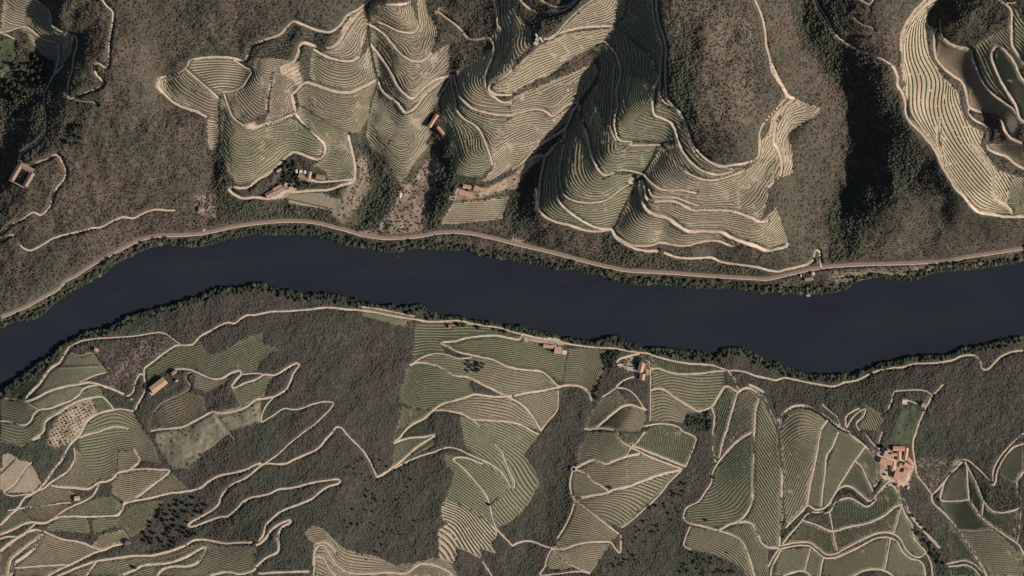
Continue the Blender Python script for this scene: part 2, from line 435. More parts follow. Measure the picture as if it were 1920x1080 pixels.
# roads: width | line
ROADS=[l.split('|') for l in """
2.2|@20 1740,750 1770,810 1810,890
2.2|@20 1600,930 1650,1000 1700,1070 @30 1760,60
2.2|@30 1300,60 1420,130 1500,200
2.2|@30 1400,190 1560,130 1640,60 1720,0
4|@00 775,0 800,40 850,90 855,130 845,230 828,330 822,440 818,500 795,510 765,490 738,480 718,500 718,535 740,575 778,615 772,640 740,660 650,695 560,730 535,742 517,725 510,680 515,640 530,580 548,530 552,470 562,410 580,360 582,310 570,272 548,268
4|@00 265,0 310,30 365,75 385,115 390,180 420,215 480,245 545,265 545,330
4|@00 485,485 455,515 410,560 385,600 345,680 330,740 335,820 345,880 342,950 332,1010 300,1050 270,1080 @10 210,35 160,70 145,100 160,130 200,155 235,160 300,128 350,115 410,82 440,90 465,130 490,190 490,235 465,280 420,335 395,390 375,460 340,505 300,532 270,520 245,512 200,540 150,570 100,590 50,630 0,675
4|@00 0,245 60,235 130,212 200,205 240,230 290,270 340,300 420,325 445,360 445,440 420,520 405,560
3|@00 0,245 50,262 110,295
4|@10 0,725 40,700 80,680 100,685
4|@10 145,755 180,785 220,798 260,785 320,750 390,710 480,680 560,662 640,645 700,628 745,625 790,605 860,570 920,548 980,555 1010,550 1060,525 1120,500 1180,492 1250,497 1310,497
2.5|@00 560,750 640,765 700,768 735,790
5.5|@01 1160,15 1120,35 1050,42 970,40 910,20 860,10 810,40 760,80 690,120 650,175 610,220 560,245 500,240 430,220 350,190 285,168 230,215 180,265 80,300 0,325 @00 1890,345 1870,390 1850,440 1810,452 1740,438 1650,430 1550,435 1450,448 1425,460 1405,500 1350,545 1290,562 1220,580 1190,590 1185,650 1240,710 1290,760 1350,795 1450,830 1500,850 1550,880
3.5|@00 1390,515 1450,570 1520,630 1600,700 1640,740
3|@00 1745,445 1800,480 1850,510 1893,535 1870,580 1820,650 1750,685 1670,690
3|@00 1680,700 1710,790 1750,880 1830,945
7|@00 1850,950 1920,955 @01 60,935 180,905 250,870 290,845 285,780 270,710 300,685 340,640 380,620 430,635 520,665 610,690 700,697 760,675 830,640 890,610 915,598
6|@01 290,845 340,910 400,970 460,1030 510,1080 @11 515,60 490,100 460,115 380,90 290,60 240,85 190,130 130,190 60,240 0,275 @10 1870,320 1800,330 1740,320 1715,340 1760,380 1820,405 1920,400 @11 60,408 120,408 165,395 230,352 300,360 400,350 520,345 600,325 660,300 720,285 740,240 735,130 720,60 705,0 @01 690,1010
5|@11 410,270 480,285 560,280 660,270 720,265
7|@01 180,515 240,490 290,460 320,400 330,350 360,325 430,345 500,362 560,362 610,335 645,290 660,260 700,200 760,120 820,60
5|@01 430,370 480,400 540,430 600,450 660,460 720,460 780,430
4|@01 130,550 110,620 100,680 85,750 80,830
4.5|@01 1225,200 1190,245 1130,250 1050,230 980,195 900,170 835,180 900,215 960,260 1020,330 1080,400 1130,440 1190,465 1260,455 1320,400
5|@01 855,330 880,360 930,420 980,490 1020,560 1060,640 1100,690 1150,735 1190,735 1230,690 1300,630 1370,590 1430,575 1460,560
6|@01 915,600 950,680 1000,730 1060,770 1090,810 1120,845 1160,835 1210,790 1260,720 1330,660 1400,600 1450,570
4.5|@01 1470,560 1440,620 1400,680 1370,730 1365,790 1375,830
4|@01 1465,560 1470,650 1490,740 1510,830 1560,890 1640,940 1690,1000 1720,1070 @11 1745,60 1768,130 1775,160
5|@01 1485,560 1495,620 1530,720 1590,790 1650,825 1740,850 1830,865 1920,865 @02 60,845 150,825 220,825 260,845 300,872 340,850 400,800 450,775 500,770
4.5|@01 1560,250 1590,290 1660,300 1740,290 1780,330 1785,400 1760,480 1730,550 1720,620 1740,690 1800,740 1850,770 1920,775
5|@01 1920,530 1850,590 1765,630 1745,670 1790,710 1850,715 1920,712
3|@01 1800,0 1820,80 1810,180 1840,230
3|@01 1380,100 1430,140 1500,190 1550,240
5|@02 620,0 540,50 470,110 400,180 350,240 300,290 240,300
5|@02 270,295 340,260 420,235 520,215 640,205 760,205 830,240 880,290 950,350 1010,400 1050,470 1080,550 1090,600 1065,660 1055,740 1050,820 1070,870 1120,890 1190,930 1220,980 1250,1080 @12 1290,80 1340,140 1400,190 1480,225 1560,230 1640,210 1700,190 1750,160
5|@02 60,0 100,50 170,95 240,120 330,105 400,80 460,35 490,0
4|@02 210,0 270,40 340,60 400,55 450,30
4|@02 600,340 640,325 690,315 740,360 780,420 805,500 810,580 790,640 780,700 790,800 775,860 765,930 775,990 800,1050 900,1070 @12 880,10 1000,12 1110,10
3|@02 770,470 760,560 755,650 750,740 745,830 735,930 750,1000 780,1060
5|@02 505,790 510,860 540,940 560,1010 575,1080 @12 590,60 620,140 650,200 690,235 740,225 790,205 850,200 920,210 985,230
6|@02 500,780 450,840 430,900 400,960 350,1000 280,1040 220,1080 @12 180,20 60,150 0,190
6|@12 60,150 130,110 200,85 240,95 235,150 215,250 205,350 200,430 210,490 250,545 320,580 420,605 520,640 600,655 680,650 745,640 780,700 850,750 940,790 1020,800 1095,802
5|@12 1140,815 1220,845 1320,858 1420,855 1500,852 1560,880 1650,898 1780,915 1850,925 1920,945 @13 80,955 140,940 230,920 300,900 345,870
4|@13 350,850 355,810 370,795 390,810 395,860 400,930
4.5|@12 390,0 375,80 360,160 355,250 370,330 400,390 450,420 540,440 620,440 680,430 740,400 820,340 900,290
4|@12 330,240 335,330 350,420 375,460 430,510 500,560 570,600 640,630 740,640
4|@02 400,960 395,1040 @12 320,10 245,90
4.5|@12 985,230 1040,290 1100,335 1160,350 1270,350 1380,370
7|@12 960,270 965,300 975,400 1000,480 1050,525 1130,545 1190,570 1240,610 1320,655 1400,655 1500,655 1580,665 1640,700 1730,735 1810,760 1920,800 @13 70,785 130,770 150,740
6|@12 975,270 1000,350 1010,410 1060,435 1150,430 1220,435 1290,465 1350,495 1430,498 1520,495 1620,500 1700,520 1780,550 1860,585 1920,575
3.5|@12 1020,340 1060,395 1150,400 1230,405 1310,435 1400,465
4.5|@12 780,690 860,745 950,765 1050,760 1110,740 1200,755 1300,765 1400,740 1500,725 1570,735 1650,765 1810,760
8|@12 900,250 880,290 930,285 965,290
4|@12 1290,205 1370,250 1470,275 1560,265 1640,240 1740,205
4|@12 250,95 290,60 330,0
3|@02 1045,0 1050,100 1065,180 1090,270 1115,330 1120,400 1110,480 1105,600 1110,720 1140,775 1210,810 1260,880 1290,950 1320,1030 1335,1080
5|@02 1075,0 1080,100 1100,200 1135,300 1150,380 1145,480 1145,620 1150,700 1170,760 1230,820 1280,890 1310,970 1350,1080 @12 1390,60 1440,110 1500,150 1580,170 1660,160 1730,150 1800,130 1840,100 1850,0 @02 1850,1000 1880,930 1920,880 @03 50,830 100,770 130,730 100,660 50,590 20,540 0,430 @02 1900,350 1890,250 1870,150 1840,70 1810,0
3.5|@12 1340,10 1370,70 1430,130 1500,170 1650,190
7|@03 10,470 50,560 110,670 150,730 190,745 130,790 90,870 50,940 40,1080 @13 60,20 95,120 90,230 40,280 0,330
4|@03 350,0 380,60 440,160 500,265 560,315 640,365 740,410 830,445 910,490
6|@03 910,490 940,530 960,580 960,640 1000,710 1020,780 1025,860 1060,920 1120,980 1180,1050 1210,1080 @13 1260,80 1290,160 1340,240 1400,340 1460,395 1510,460 1580,515 1680,530 1780,545 1920,545
7|@03 975,520 985,400 985,300 1020,200 1090,90 1180,0
4|@03 1000,700 1020,600 1000,500 1000,330 1060,180 1180,50 1260,0
4|@13 1820,530 1820,500 1770,460 1720,430 1690,380 1680,220 1600,100 1520,0
5|@03 1280,900 1280,1080 @13 1310,180
3.5|@03 670,0 750,40 780,0
2.5|@03 750,45 750,95 690,105 640,110 635,140 690,190 770,220 775,245 740,270 660,270 580,262
5|@03 1700,0 1760,35 1810,90 1810,160 1812,250 1820,350 1870,430 1920,500
4|@03 1770,35 1840,30
4|@03 1280,140 1295,260 1330,310 1400,350 1510,375 1530,440 1570,540 1620,640 1680,710 1760,770 1840,830 1880,890 1920,910
3|@03 1285,280 1340,330 1420,365 1500,380
5|@03 1920,930 1880,890 1850,800 1800,720 1740,620 1700,530 1670,450 1670,400 1700,355 1740,365 1810,440 1850,510 1880,580 1920,630
5|@03 1265,225 1245,230 1240,320 1245,400 1260,450 1320,520 1390,575 1450,620 1480,690 1495,780 1510,810 1570,835 1680,865 1740,900 1770,980 1820,1040 1900,1075
4|@03 1500,810 1500,850 1540,900 1620,940 1665,980 1660,1040
5|@13 1640,0 1650,40 1720,75 1790,100 1850,150 1920,190
2.5|@13 480,1000 600,990 700,975 800,960 900,970 1050,980
4|@20 1010,915 1040,850 1080,780 1085,720 1075,660 1080,605 1130,565 1200,510 1260,465 1330,430 1400,430 1445,420 1490,370 1560,330 1640,285 1705,260 1760,265 1800,230 1850,205 1920,200 @21 50,190 110,178 200,175 280,170 400,162 500,148 560,148 650,158 780,168 900,185 1050,215 1180,235 1300,253 1420,250 1530,245 1620,270 1720,285 1830,300 1920,330 @22 90,350 200,375 300,390 400,415 520,435 650,448 780,455 860,470 950,485 1010,490 1100,520 1220,550 1350,570 1500,580 1620,620 1680,620 1750,630 1830,660 1920,680 @23 60,693 130,675 200,688 300,710 400,728 510,738 580,710 680,692 760,650 850,615 950,600 1020,595 1100,570 1250,565 1400,540 1450,515 1500,505 1560,510 1600,550 1610,600 1640,615 1680,590 1750,520 1820,485 1900,470 1920,470
3.5|@20 1075,655 1045,648 1020,690 1000,760 980,800 945,812
5|@20 925,800 850,765 780,740 700,715 640,712 560,728 470,745 370,775 290,815 200,850 190,830 240,770 290,720 330,660 380,600 440,560 480,490 520,440
3|@20 520,440 600,400 700,382 850,372 1000,362 1100,345 1180,335 1240,345 1300,390 1345,420
3|@20 30,830 100,835 190,860 240,890 290,915
4|@20 1000,925 900,910 850,915
4|@20 0,1000 60,1005 110,1020 180,1030 220,1005 250,950 290,915 370,905 450,875 540,840 590,800 620,760 680,735 730,730
4|@30 300,40 240,60 @20 320,1080 335,1010 390,965 450,930 520,880 600,845 680,825 760,818 800,850 850,915
5|@20 850,915 760,935 690,965 640,1010 605,1080 @30 580,40 530,85 490,150 460,210 410,270 350,360 290,430 240,465 180,500 130,575 80,620 0,700
2.5|@20 530,490 600,508 660,490 690,495 740,560 795,635
3|@20 790,635 700,660 590,710
4.5|@20 1310,608 1380,608 1440,620 1520,655 1600,685 1660,680 1720,645 1790,622 1808,640 1770,690 1735,740 1760,750 1830,715 1920,685 @21 60,650 130,655 180,635 240,595 300,565 320,580 280,640 240,740 200,780 130,815 60,830 0,840 @20 1840,895 1760,925 1650,940 1590,930 1500,975 1400,1030 1340,1050 1200,1060 1130,1075
3|@20 1810,650 1920,640 @21 60,650
3|@21 130,820 70,890 40,970 40,1005 120,960 210,905 270,912 340,905 430,870 500,855 570,858 580,875 520,945 430,1030 360,1080 @31 260,80 160,170 60,240
2.5|@20 1430,630 1395,650 1395,690 1425,735 1400,770 1300,820 1200,870 1150,930
4.5|@31 575,0 520,60 490,100 450,135 370,170 300,200 210,240 60,240 0,285 @30 1850,340 1740,395 1660,480 1640,540 1570,600 1500,640 1430,680 1410,705 1450,710 1520,685 1640,640 1710,630 1760,590 1830,520 1890,490 1920,485 @31 100,465 170,430 270,420 370,395 450,375 550,362 610,355 635,370 610,390 540,410 480,450 420,500 330,540 200,590 130,640 75,700 50,780 20,820
5|@31 40,235 0,245 @30 1840,285 1760,305 1640,330 1560,375 1500,420 1380,450 1270,460 1130,495 1020,515 930,540 920,570 880,625 800,630 650,635 540,632 450,637 400,655 330,685 240,678 180,690 100,730 0,770
4|@31 905,340 870,260 840,200 790,130 720,60 665,0 @21 640,1050 600,1045 575,1080
5|@31 905,340 950,320 1010,280 1100,210 1200,120 1290,60 1340,25 1260,38 1160,45 1080,65 1035,85 1080,40 1110,0 @21 1180,1020 1260,980 1320,925 1400,870 1480,850 1560,825 1640,800 1700,805 1800,818 1920,810
3.5|@31 1000,290 1100,240 1220,185 1320,155 1430,118 1500,125 1580,160 1700,215 1790,260 1860,330 1910,420
6|@31 0,1010 80,940 160,900 170,850 165,780 200,710 260,680 255,660 220,670 160,700 110,740 70,800 40,830 0,850
5|@30 1890,828 1780,830 1690,835 1600,820 1530,808 1450,815 1370,860 1270,895 1150,925 1000,930 850,950 720,970 600,1010 480,1060 430,1080
4|@30 720,975 680,1030 650,1080
7|@30 0,895 80,830 170,770 220,745 280,735 320,755 300,800 250,880 190,930 110,990 80,1080
4|@30 310,770 270,810 210,850 150,900 90,950 70,1010 60,1080
4|@30 0,800 60,785 140,785 230,720 270,680
5|@30 325,745 400,780 480,810 560,820 640,840 700,865 770,885 850,855 930,835
4.5|@30 770,885 700,910 620,950 540,990 450,1030 360,1080
4|@30 110,1020 250,1010 400,1000 530,995
3|@30 240,465 180,470 100,480 45,470 30,450 100,400 150,330 200,260 235,230
4|@30 550,120 560,180 540,240 500,300 440,340 380,380 330,420 290,440
4.5|@30 380,400 450,415 550,420 640,430 680,420 740,380 800,372 850,345 880,310 960,290 1010,255 1045,215 1020,160 1000,130
4.5|@30 970,285 1100,278 1200,285 1270,290 1230,335 1150,395 1080,450 1010,505
3.5|@30 740,385 700,470 650,510 560,550 480,590 400,650 350,680
3|@30 60,590 180,570 300,560 420,540 530,530
4|@30 590,45 660,20 740,0 @20 800,1055 880,1040 960,1060
5|@30 920,1070 1000,1040 1080,1000 1200,990 1300,975 1400,935 1540,865 1490,970 1420,1005 1300,1010 1220,1030 1180,1080
5|@30 1580,1075 1700,1050 1800,1065 1900,1040 1920,1020
4|@31 430,1080 440,1000 440,940 480,935 520,970 550,1030 600,1080
4|@31 450,840 520,830 570,860 600,900
4|@31 430,1000 440,900 470,855 510,850 560,930 620,1010 680,1050 800,1065 1000,1055 1130,1060 1200,1010 1240,990 1330,1000 1430,1040 1480,1080
5|@31 20,1060 200,1050 400,1045
4|@31 1700,240 1660,225 1600,200 1520,190 1480,205 1490,220 1560,280 1650,380 1720,470 1750,540 1775,650 1800,720 1830,755 1920,850
4|@32 0,855 60,825 120,818 180,830 250,860 290,870
3.5|@31 1790,95 1840,150 1870,230 1920,340 @32 18,380 15,425
4|@31 1700,970 1770,1080
4.5|@22 75,350 60,385 0,380 @21 1800,358 1700,362 1580,375 1500,400 1440,405 1385,415 1440,440 1510,480 1600,500 1690,520 1780,540 1850,575 1920,600 @22 100,615 220,630 290,680 330,725 360,740
4.5|@21 1150,580 1210,560 1300,570 1400,605 1490,658 1590,670 1700,725 1800,775 1920,835 @22 60,870 120,920 170,990 220,1075
5|@21 1920,815 @22 100,790 230,770 350,745 390,735 450,732 520,742 570,780 600,850
4|@21 1320,920 1400,918 1480,930 1560,950 1620,985 1750,995 1920,1010 @22 80,1035 150,1075 @32 200,20
3|@21 1620,985 1680,1040
3|@21 1150,580 1250,520 1330,495 1420,500 1520,530 1620,522
3|@22 220,1070 270,1000 330,930 345,880 345,770
4|@22 780,580 800,540 870,515 960,490
3.5|@22 870,605 930,630 940,660 870,680 810,715 785,745 860,760 920,800 970,870 1005,920
3|@22 785,750 680,820
5|@22 545,1060 620,1055 680,1010 750,950 830,890 900,880 960,900 1010,915
4.5|@22 620,1055 700,1055 780,1075 @32 820,70 880,110 960,150 1060,200 1170,240 1280,280
4|@22 1050,610 1100,605 1170,630 1250,645 1400,645 1500,630 1600,625
5|@22 1045,770 1100,755 1160,775 1220,820 1300,870 1400,925 1460,910 1510,880 1560,800 1610,740 1690,780
3|@22 1040,600 1040,800 1036,1000
3.5|@22 990,1040 1100,1020 1180,1025 1250,1045 @32 1280,-5 1340,20 1380,50 1360,130 1330,200 1300,265
3|@32 920,100 960,50 1000,0
5|@32 900,100 1000,140 1100,180 1200,220 1300,260
5.5|@32 470,275 550,235 620,210 660,225 710,240 800,205 880,180 960,165
3|@32 890,120 870,160 840,190 740,220
5|@32 480,285 560,320 600,370 660,400 720,440
6|@32 450,490 530,490 620,475 720,455 760,435 850,415 980,370 1100,325 1270,285
5|@32 460,500 560,580 690,680 800,765
4|@32 290,870 380,880 470,850 560,830 660,825 740,830 780,880 810,905 815,770
4|@32 290,870 380,950 470,1010 590,1060
3|@32 300,870 260,950 245,1010 210,1070 360,1060 500,1045 590,1060
3|@32 1270,290 1180,380 1100,480 980,590 900,660 820,720
3.5|@32 450,300 435,400 450,490
3|@32 465,540 440,620 390,720 340,800
6|@22 1690,790 1730,760 1790,755 1860,800 1900,850 1920,900 @23 40,980 70,1050 @33 80,0 85,130 105,250 105,400 100,480 105,600 90,760 85,860
5|@22 1620,620 1680,700 1700,760
7|@22 1780,730 1850,760 1920,800 @23 20,850 50,960 80,1000
3.5|@22 1690,790 1660,900 1630,1000 1610,1080 @32 1605,0 1575,100 1555,200
4.5|@22 1500,900 1520,960 1510,1080 @32 1508,0 1510,130 1530,230
4|@22 1855,830 1830,920 1820,1080
5|@32 1815,0 1810,200 1805,400 1800,520 1760,610 1700,670 1620,700 1550,735 1440,710 1320,680 1280,640
3|@32 1280,640 1310,570 1400,520 1450,450 1495,380 1505,310 1540,240
4|@32 1540,240 1580,190 1640,120 1720,50 1800,5
6|@32 1700,680 1760,675 1810,700 1850,790 1880,840 1920,865 @33 80,870
5|@32 1550,740 1640,770 1720,815 1760,890 1790,980 1820,1080
3|@32 1335,710 1300,800 1290,850 1340,885
7|@23 80,1050 110,960 160,910 230,885 300,895 370,930 450,980 500,1020 560,1060 600,1080 @33 660,50 730,105 790,150 830,200 840,260 830,340 800,410
4|@23 450,990 400,1070 @33 370,150 340,300 310,430 295,550
4|@23 530,1080 @33 490,100 440,190 430,300 410,430 400,560
4|@33 730,110 690,170 650,220 600,300 550,380 500,470 460,560
3.5|@33 655,220 700,260 740,340 790,450
4|@33 130,720 200,650 260,590 300,550 350,580 400,580 440,560 490,490 530,430 590,405 650,430 720,490 770,520 820,470 870,410 910,370
4|@33 110,840 180,750 250,670 300,610 400,605 460,600 510,530 560,505 620,500 680,530 740,560 790,530 840,460 900,400 930,400 980,460 1000,540 1030,620 1080,700 1100,800 1180,900 1220,980 1235,1080
3.5|@33 85,855 200,832 310,830 370,868 430,915 500,915 580,875 660,835 760,785 840,758 920,760 985,795 1035,880 1090,930 1140,940 1180,910
3.5|@33 100,875 200,855 305,855 360,895 420,942 500,945 590,910 670,872 770,815 850,790 920,795 970,825 1010,900 1070,950 1130,965 1165,1000 1180,1080
4|@33 260,665 370,700 480,745 600,715 750,685 870,630 960,560 1010,545
3|@33 460,600 480,700 500,810 520,890
3|@33 1000,560 980,640 945,760
3|@33 920,790 900,900 875,1030
3|@33 320,870 295,960 275,1040
3|@33 415,940 400,1010 390,1080
4|@33 110,1080 200,1050 270,1045 320,1080
4|@33 640,1080 720,1040 800,1030 870,1040 940,1080
3.5|@33 0,1010 50,920 90,870
3.5|@33 20,1080 30,1010 100,880
7|@33 930,360 990,460 1040,560 1080,640
6|@33 1080,640 1160,730 1230,810 1290,870
3|@33 1120,330 1180,400 1230,470
4|@33 1230,470 1270,440 1330,360 1400,270 1450,215 1500,215 1560,260 1640,340 1690,400 1710,370 1720,300 1770,200 1840,120 1920,90
3|@33 1690,370 1695,280 1750,180 1830,90 1920,10
5|@33 1230,470 1240,530 1300,590 1350,640 1420,730 1500,850 1580,970 1640,1080
4|@33 1480,225 1560,380 1620,520 1680,590 1750,605 1840,590 1890,570
3.5|@33 1495,260 1500,400 1510,510
4.5|@33 1460,225 1340,350 1310,430 1300,510 1440,518 1510,515 1550,570 1600,640 1700,720 1800,790 1880,850 1920,920
3|@33 1620,510 1605,630
2.5|@33 1430,740 1560,738 1690,730
5|@33 1920,300 1880,350 1870,440 1890,510 1890,600 1880,720 1865,830
3.5|@33 1340,990 1400,978 1480,965 1550,995 1620,1060
3.5|@33 1355,1008 1420,1005 1480,998 1540,1025 1590,1080
3|@33 860,0 840,60 830,100
3|@33 740,20 790,90 840,130
3|@23 900,920 930,850 955,780 1030,770 1120,765 1190,775 1240,800 1320,725
4|@23 1240,800 1210,860 1180,920 1140,1000 1115,1080 @33 1090,80 1100,200 1120,320
3|@23 1040,840 1100,860 1165,890
3|@23 410,875 460,920 520,970 550,1050
3.5|@23 585,1040 590,970 650,920 690,905
3|@23 590,1050 650,960 730,910 720,960 665,1020 690,1070
2.5|@23 730,880 770,900 850,950
3|@21 790,140 900,155 1050,185 1190,215
8|@22 270,380 330,385 360,400
7|@33 820,170 900,200 960,220 1010,215
8|@33 900,360 940,290 960,220
""".strip().splitlines()]
# ---------------------------------------------------------------- materials
def mat(name,base,rough=0.9,noise=0.12,scale=0.25,var=None,spec=0.15,attr=None,rand=0.0,big=0.0):
    ds=lambda c:tuple(0.96*v+0.04*(0.3*c[0]+0.6*c[1]+0.1*c[2])*k for v,k in zip(c,(1,1,1))) if c else c
    base=ds(base); var=ds(var)
    m=bpy.data.materials.new(name); m.use_nodes=True; t=m.node_tree; N=t.nodes; L=t.links
    b=N['Principled BSDF']; b.inputs['Roughness'].default_value=rough; b.inputs['Specular IOR Level'].default_value=spec
    tc=N.new('ShaderNodeNewGeometry')
    nz=N.new('ShaderNodeTexNoise'); nz.inputs['Scale'].default_value=scale; nz.inputs['Detail'].default_value=6; nz.inputs['Roughness'].default_value=0.7
    L.new(tc.outputs['Position'],nz.inputs['Vector'])
    if attr:
        at=N.new('ShaderNodeAttribute'); at.attribute_name=attr; src=at.outputs['Color']
    else:
        rgb=N.new('ShaderNodeRGB'); rgb.outputs[0].default_value=(*base,1); src=rgb.outputs[0]
    if var:
        mx=N.new('ShaderNodeMix'); mx.data_type='RGBA'; mx.inputs[7].default_value=(*var,1)
        n2=N.new('ShaderNodeTexNoise'); n2.inputs['Scale'].default_value=scale*0.23; n2.inputs['Detail'].default_value=5; n2.inputs['Roughness'].default_value=0.65
        L.new(tc.outputs['Position'],n2.inputs['Vector'])
        r2=N.new('ShaderNodeMapRange'); r2.inputs[1].default_value=0.34; r2.inputs[2].default_value=0.68
        L.new(n2.outputs[0],r2.inputs[0]); L.new(r2.outputs[0],mx.inputs[0]); L.new(src,mx.inputs[6]); src=mx.outputs[2]
    mr=N.new('ShaderNodeMapRange'); mr.inputs[1].default_value=0.25; mr.inputs[2].default_value=0.75
    mr.inputs[3].default_value=1-noise*2; mr.inputs[4].default_value=1+noise*2
    L.new(nz.outputs[0],mr.inputs[0]); val=mr.outputs[0]
    if rand:
        oi=N.new('ShaderNodeObjectInfo')
        r3=N.new('ShaderNodeMapRange'); r3.inputs[3].default_value=1-rand; r3.inputs[4].default_value=1+rand
        L.new(oi.outputs['Random'],r3.inputs[0]); mm=N.new('ShaderNodeMath'); mm.operation='MULTIPLY'
        L.new(val,mm.inputs[0]); L.new(r3.outputs[0],mm.inputs[1]); val=mm.outputs[0]
    sc=N.new('ShaderNodeVectorMath'); sc.operation='SCALE'; L.new(src,sc.inputs[0]); L.new(val,sc.inputs['Scale'])
    L.new(sc.outputs[0],b.inputs['Base Color'])
    return m
M={}
M['ground']=mat('ground',None,attr='tint',noise=0.26,scale=0.35)
M['dirt']=mat('dirt',(0.53,0.415,0.31),noise=0.24,scale=0.45,var=(0.42,0.325,0.235))
M['track']=mat('faint_track',(0.33,0.245,0.18),noise=0.2,scale=0.3,var=(0.20,0.155,0.115))
M['ballast']=mat('ballast',(0.215,0.155,0.12),noise=0.2,scale=0.6)
M['rail_steel']=mat('rail_steel',(0.30,0.22,0.18),noise=0.1,rough=0.5)
M['gravel']=mat('pale_gravel',(0.42,0.32,0.24),noise=0.2,scale=0.4)
M['vine']=mat('vine_leaves',(0.045,0.058,0.030),noise=0.3,scale=0.9,var=(0.07,0.075,0.035))
M['bank_tan']=mat('terrace_bank_tan',(0.42,0.315,0.22),noise=0.2,scale=0.3,var=(0.32,0.25,0.17))
M['bank_olive']=mat('terrace_bank_olive',(0.28,0.225,0.15),noise=0.2,scale=0.3,var=(0.20,0.185,0.115))
M['soil_olive']=mat('soil_olive',(0.205,0.170,0.110),noise=0.2,scale=0.3,var=(0.165,0.148,0.092))
M['soil_green']=mat('soil_green',(0.168,0.160,0.102),noise=0.18,scale=0.3,var=(0.138,0.142,0.086))
M['bank_green']=mat('bank_green',(0.31,0.265,0.175),noise=0.2,scale=0.3,var=(0.25,0.225,0.145))
M['soil_brown']=mat('soil_brown',(0.15,0.115,0.082),noise=0.2,scale=0.3,var=(0.115,0.085,0.065))
M['soil_tan']=mat('soil_tan',(0.290,0.235,0.160),noise=0.2,scale=0.3,var=(0.22,0.19,0.12))
M['soil_pale']=mat('soil_pale',(0.36,0.285,0.20),noise=0.18,scale=0.3,var=(0.32,0.255,0.17))
M['bank_pale']=mat('bank_pale',(0.46,0.36,0.245),noise=0.15,scale=0.3,var=(0.38,0.30,0.20))
for n_,c_,v_ in (('soil_olive_n',(0.225,0.180,0.128),(0.195,0.168,0.11)),('soil_green_n',(0.170,0.152,0.098),(0.128,0.128,0.078)),('soil_brown_n',(0.205,0.158,0.115),(0.16,0.128,0.092)),('soil_tan_n',(0.27,0.213,0.152),(0.25,0.20,0.135)),
 ('bank_tan_n',(0.47,0.365,0.268),(0.37,0.295,0.21)),('bank_olive_n',(0.40,0.315,0.215),(0.29,0.25,0.165))): M[n_]=mat(n_,c_,noise=0.18,scale=0.3,var=v_)
M['meadow']=mat('meadow',(0.092,0.102,0.056),noise=0.2,scale=0.2,var=(0.12,0.12,0.07))
M['pale_field']=mat('pale_field',(0.22,0.20,0.14),noise=0.25,scale=0.25,var=(0.15,0.15,0.10))
M['bush']=mat('bush_leaves',None,attr='tint',noise=0.25,scale=0.8)
M['crown']=mat('crown_leaves',(0.058,0.070,0.038),noise=0.3,scale=0.5,rand=0.35)
M['crown_dark']=mat('crown_dark',(0.034,0.043,0.026),noise=0.3,scale=0.5,rand=0.35)
M['crown_dry']=mat('crown_dry',(0.115,0.10,0.058),noise=0.3,scale=0.5,rand=0.3)
M['bark']=mat('bark',(0.09,0.07,0.05),noise=0.2,scale=2.0)
def water():
    m=bpy.data.materials.new('river_water'); m.use_nodes=True; t=m.node_tree; N=t.nodes; L=t.links
    b=N['Principled BSDF']; b.inputs['Roughness'].default_value=0.12; b.inputs['IOR'].default_value=1.33
    g=N.new('ShaderNodeNewGeometry'); mp=N.new('ShaderNodeMapping'); mp.inputs['Scale'].default_value=(0.004,0.012,1); mp.inputs['Rotation'].default_value=(0,0,0.1)
    n=N.new('ShaderNodeTexNoise'); n.inputs['Scale'].default_value=1; n.inputs['Detail'].default_value=6
    L.new(g.outputs['Position'],mp.inputs[0]); L.new(mp.outputs[0],n.inputs['Vector'])
    cr=N.new('ShaderNodeValToRGB'); cr.color_ramp.elements[0].position=0.3; cr.color_ramp.elements[1].position=0.7
    cr.color_ramp.elements[0].color=(0.016,0.017,0.026,1); cr.color_ramp.elements[1].color=(0.022,0.025,0.031,1)
    L.new(n.outputs[0],cr.inputs[0]); L.new(cr.outputs[0],b.inputs['Base Color'])
    n2=N.new('ShaderNodeTexNoise'); n2.inputs['Scale'].default_value=0.35; n2.inputs['Detail'].default_value=4
    L.new(g.outputs['Position'],n2.inputs['Vector'])
    bp=N.new('ShaderNodeBump'); bp.inputs['Strength'].default_value=0.12; bp.inputs['Distance'].default_value=0.3
    L.new(n2.outputs[0],bp.inputs['Height']); L.new(bp.outputs[0],b.inputs['Normal'])
    return m
M['water']=water()

M['foam']=mat('foam',(0.027,0.029,0.034),noise=0.2)
M['old_bank']=mat('old_bank',(0.17,0.128,0.095),noise=0.2,scale=0.3,var=(0.12,0.10,0.07))

M['soil_cream']=mat('soil_cream',(0.46,0.385,0.29),noise=0.18,scale=0.3,var=(0.36,0.31,0.22))
M['bank_cream']=mat('bank_cream',(0.58,0.49,0.375),noise=0.18,scale=0.3,var=(0.48,0.40,0.30))

for n_,c_,v_ in (('soil_green_v0',(0.150,0.148,0.094),(0.118,0.130,0.078)),('soil_green_v1',(0.185,0.165,0.110),(0.145,0.142,0.088)),('soil_olive_v0',(0.175,0.155,0.105),(0.135,0.132,0.085)),('soil_olive_v2',(0.235,0.190,0.130),(0.17,0.15,0.098))): M[n_]=mat(n_,c_,noise=0.2,scale=0.25,var=v_)
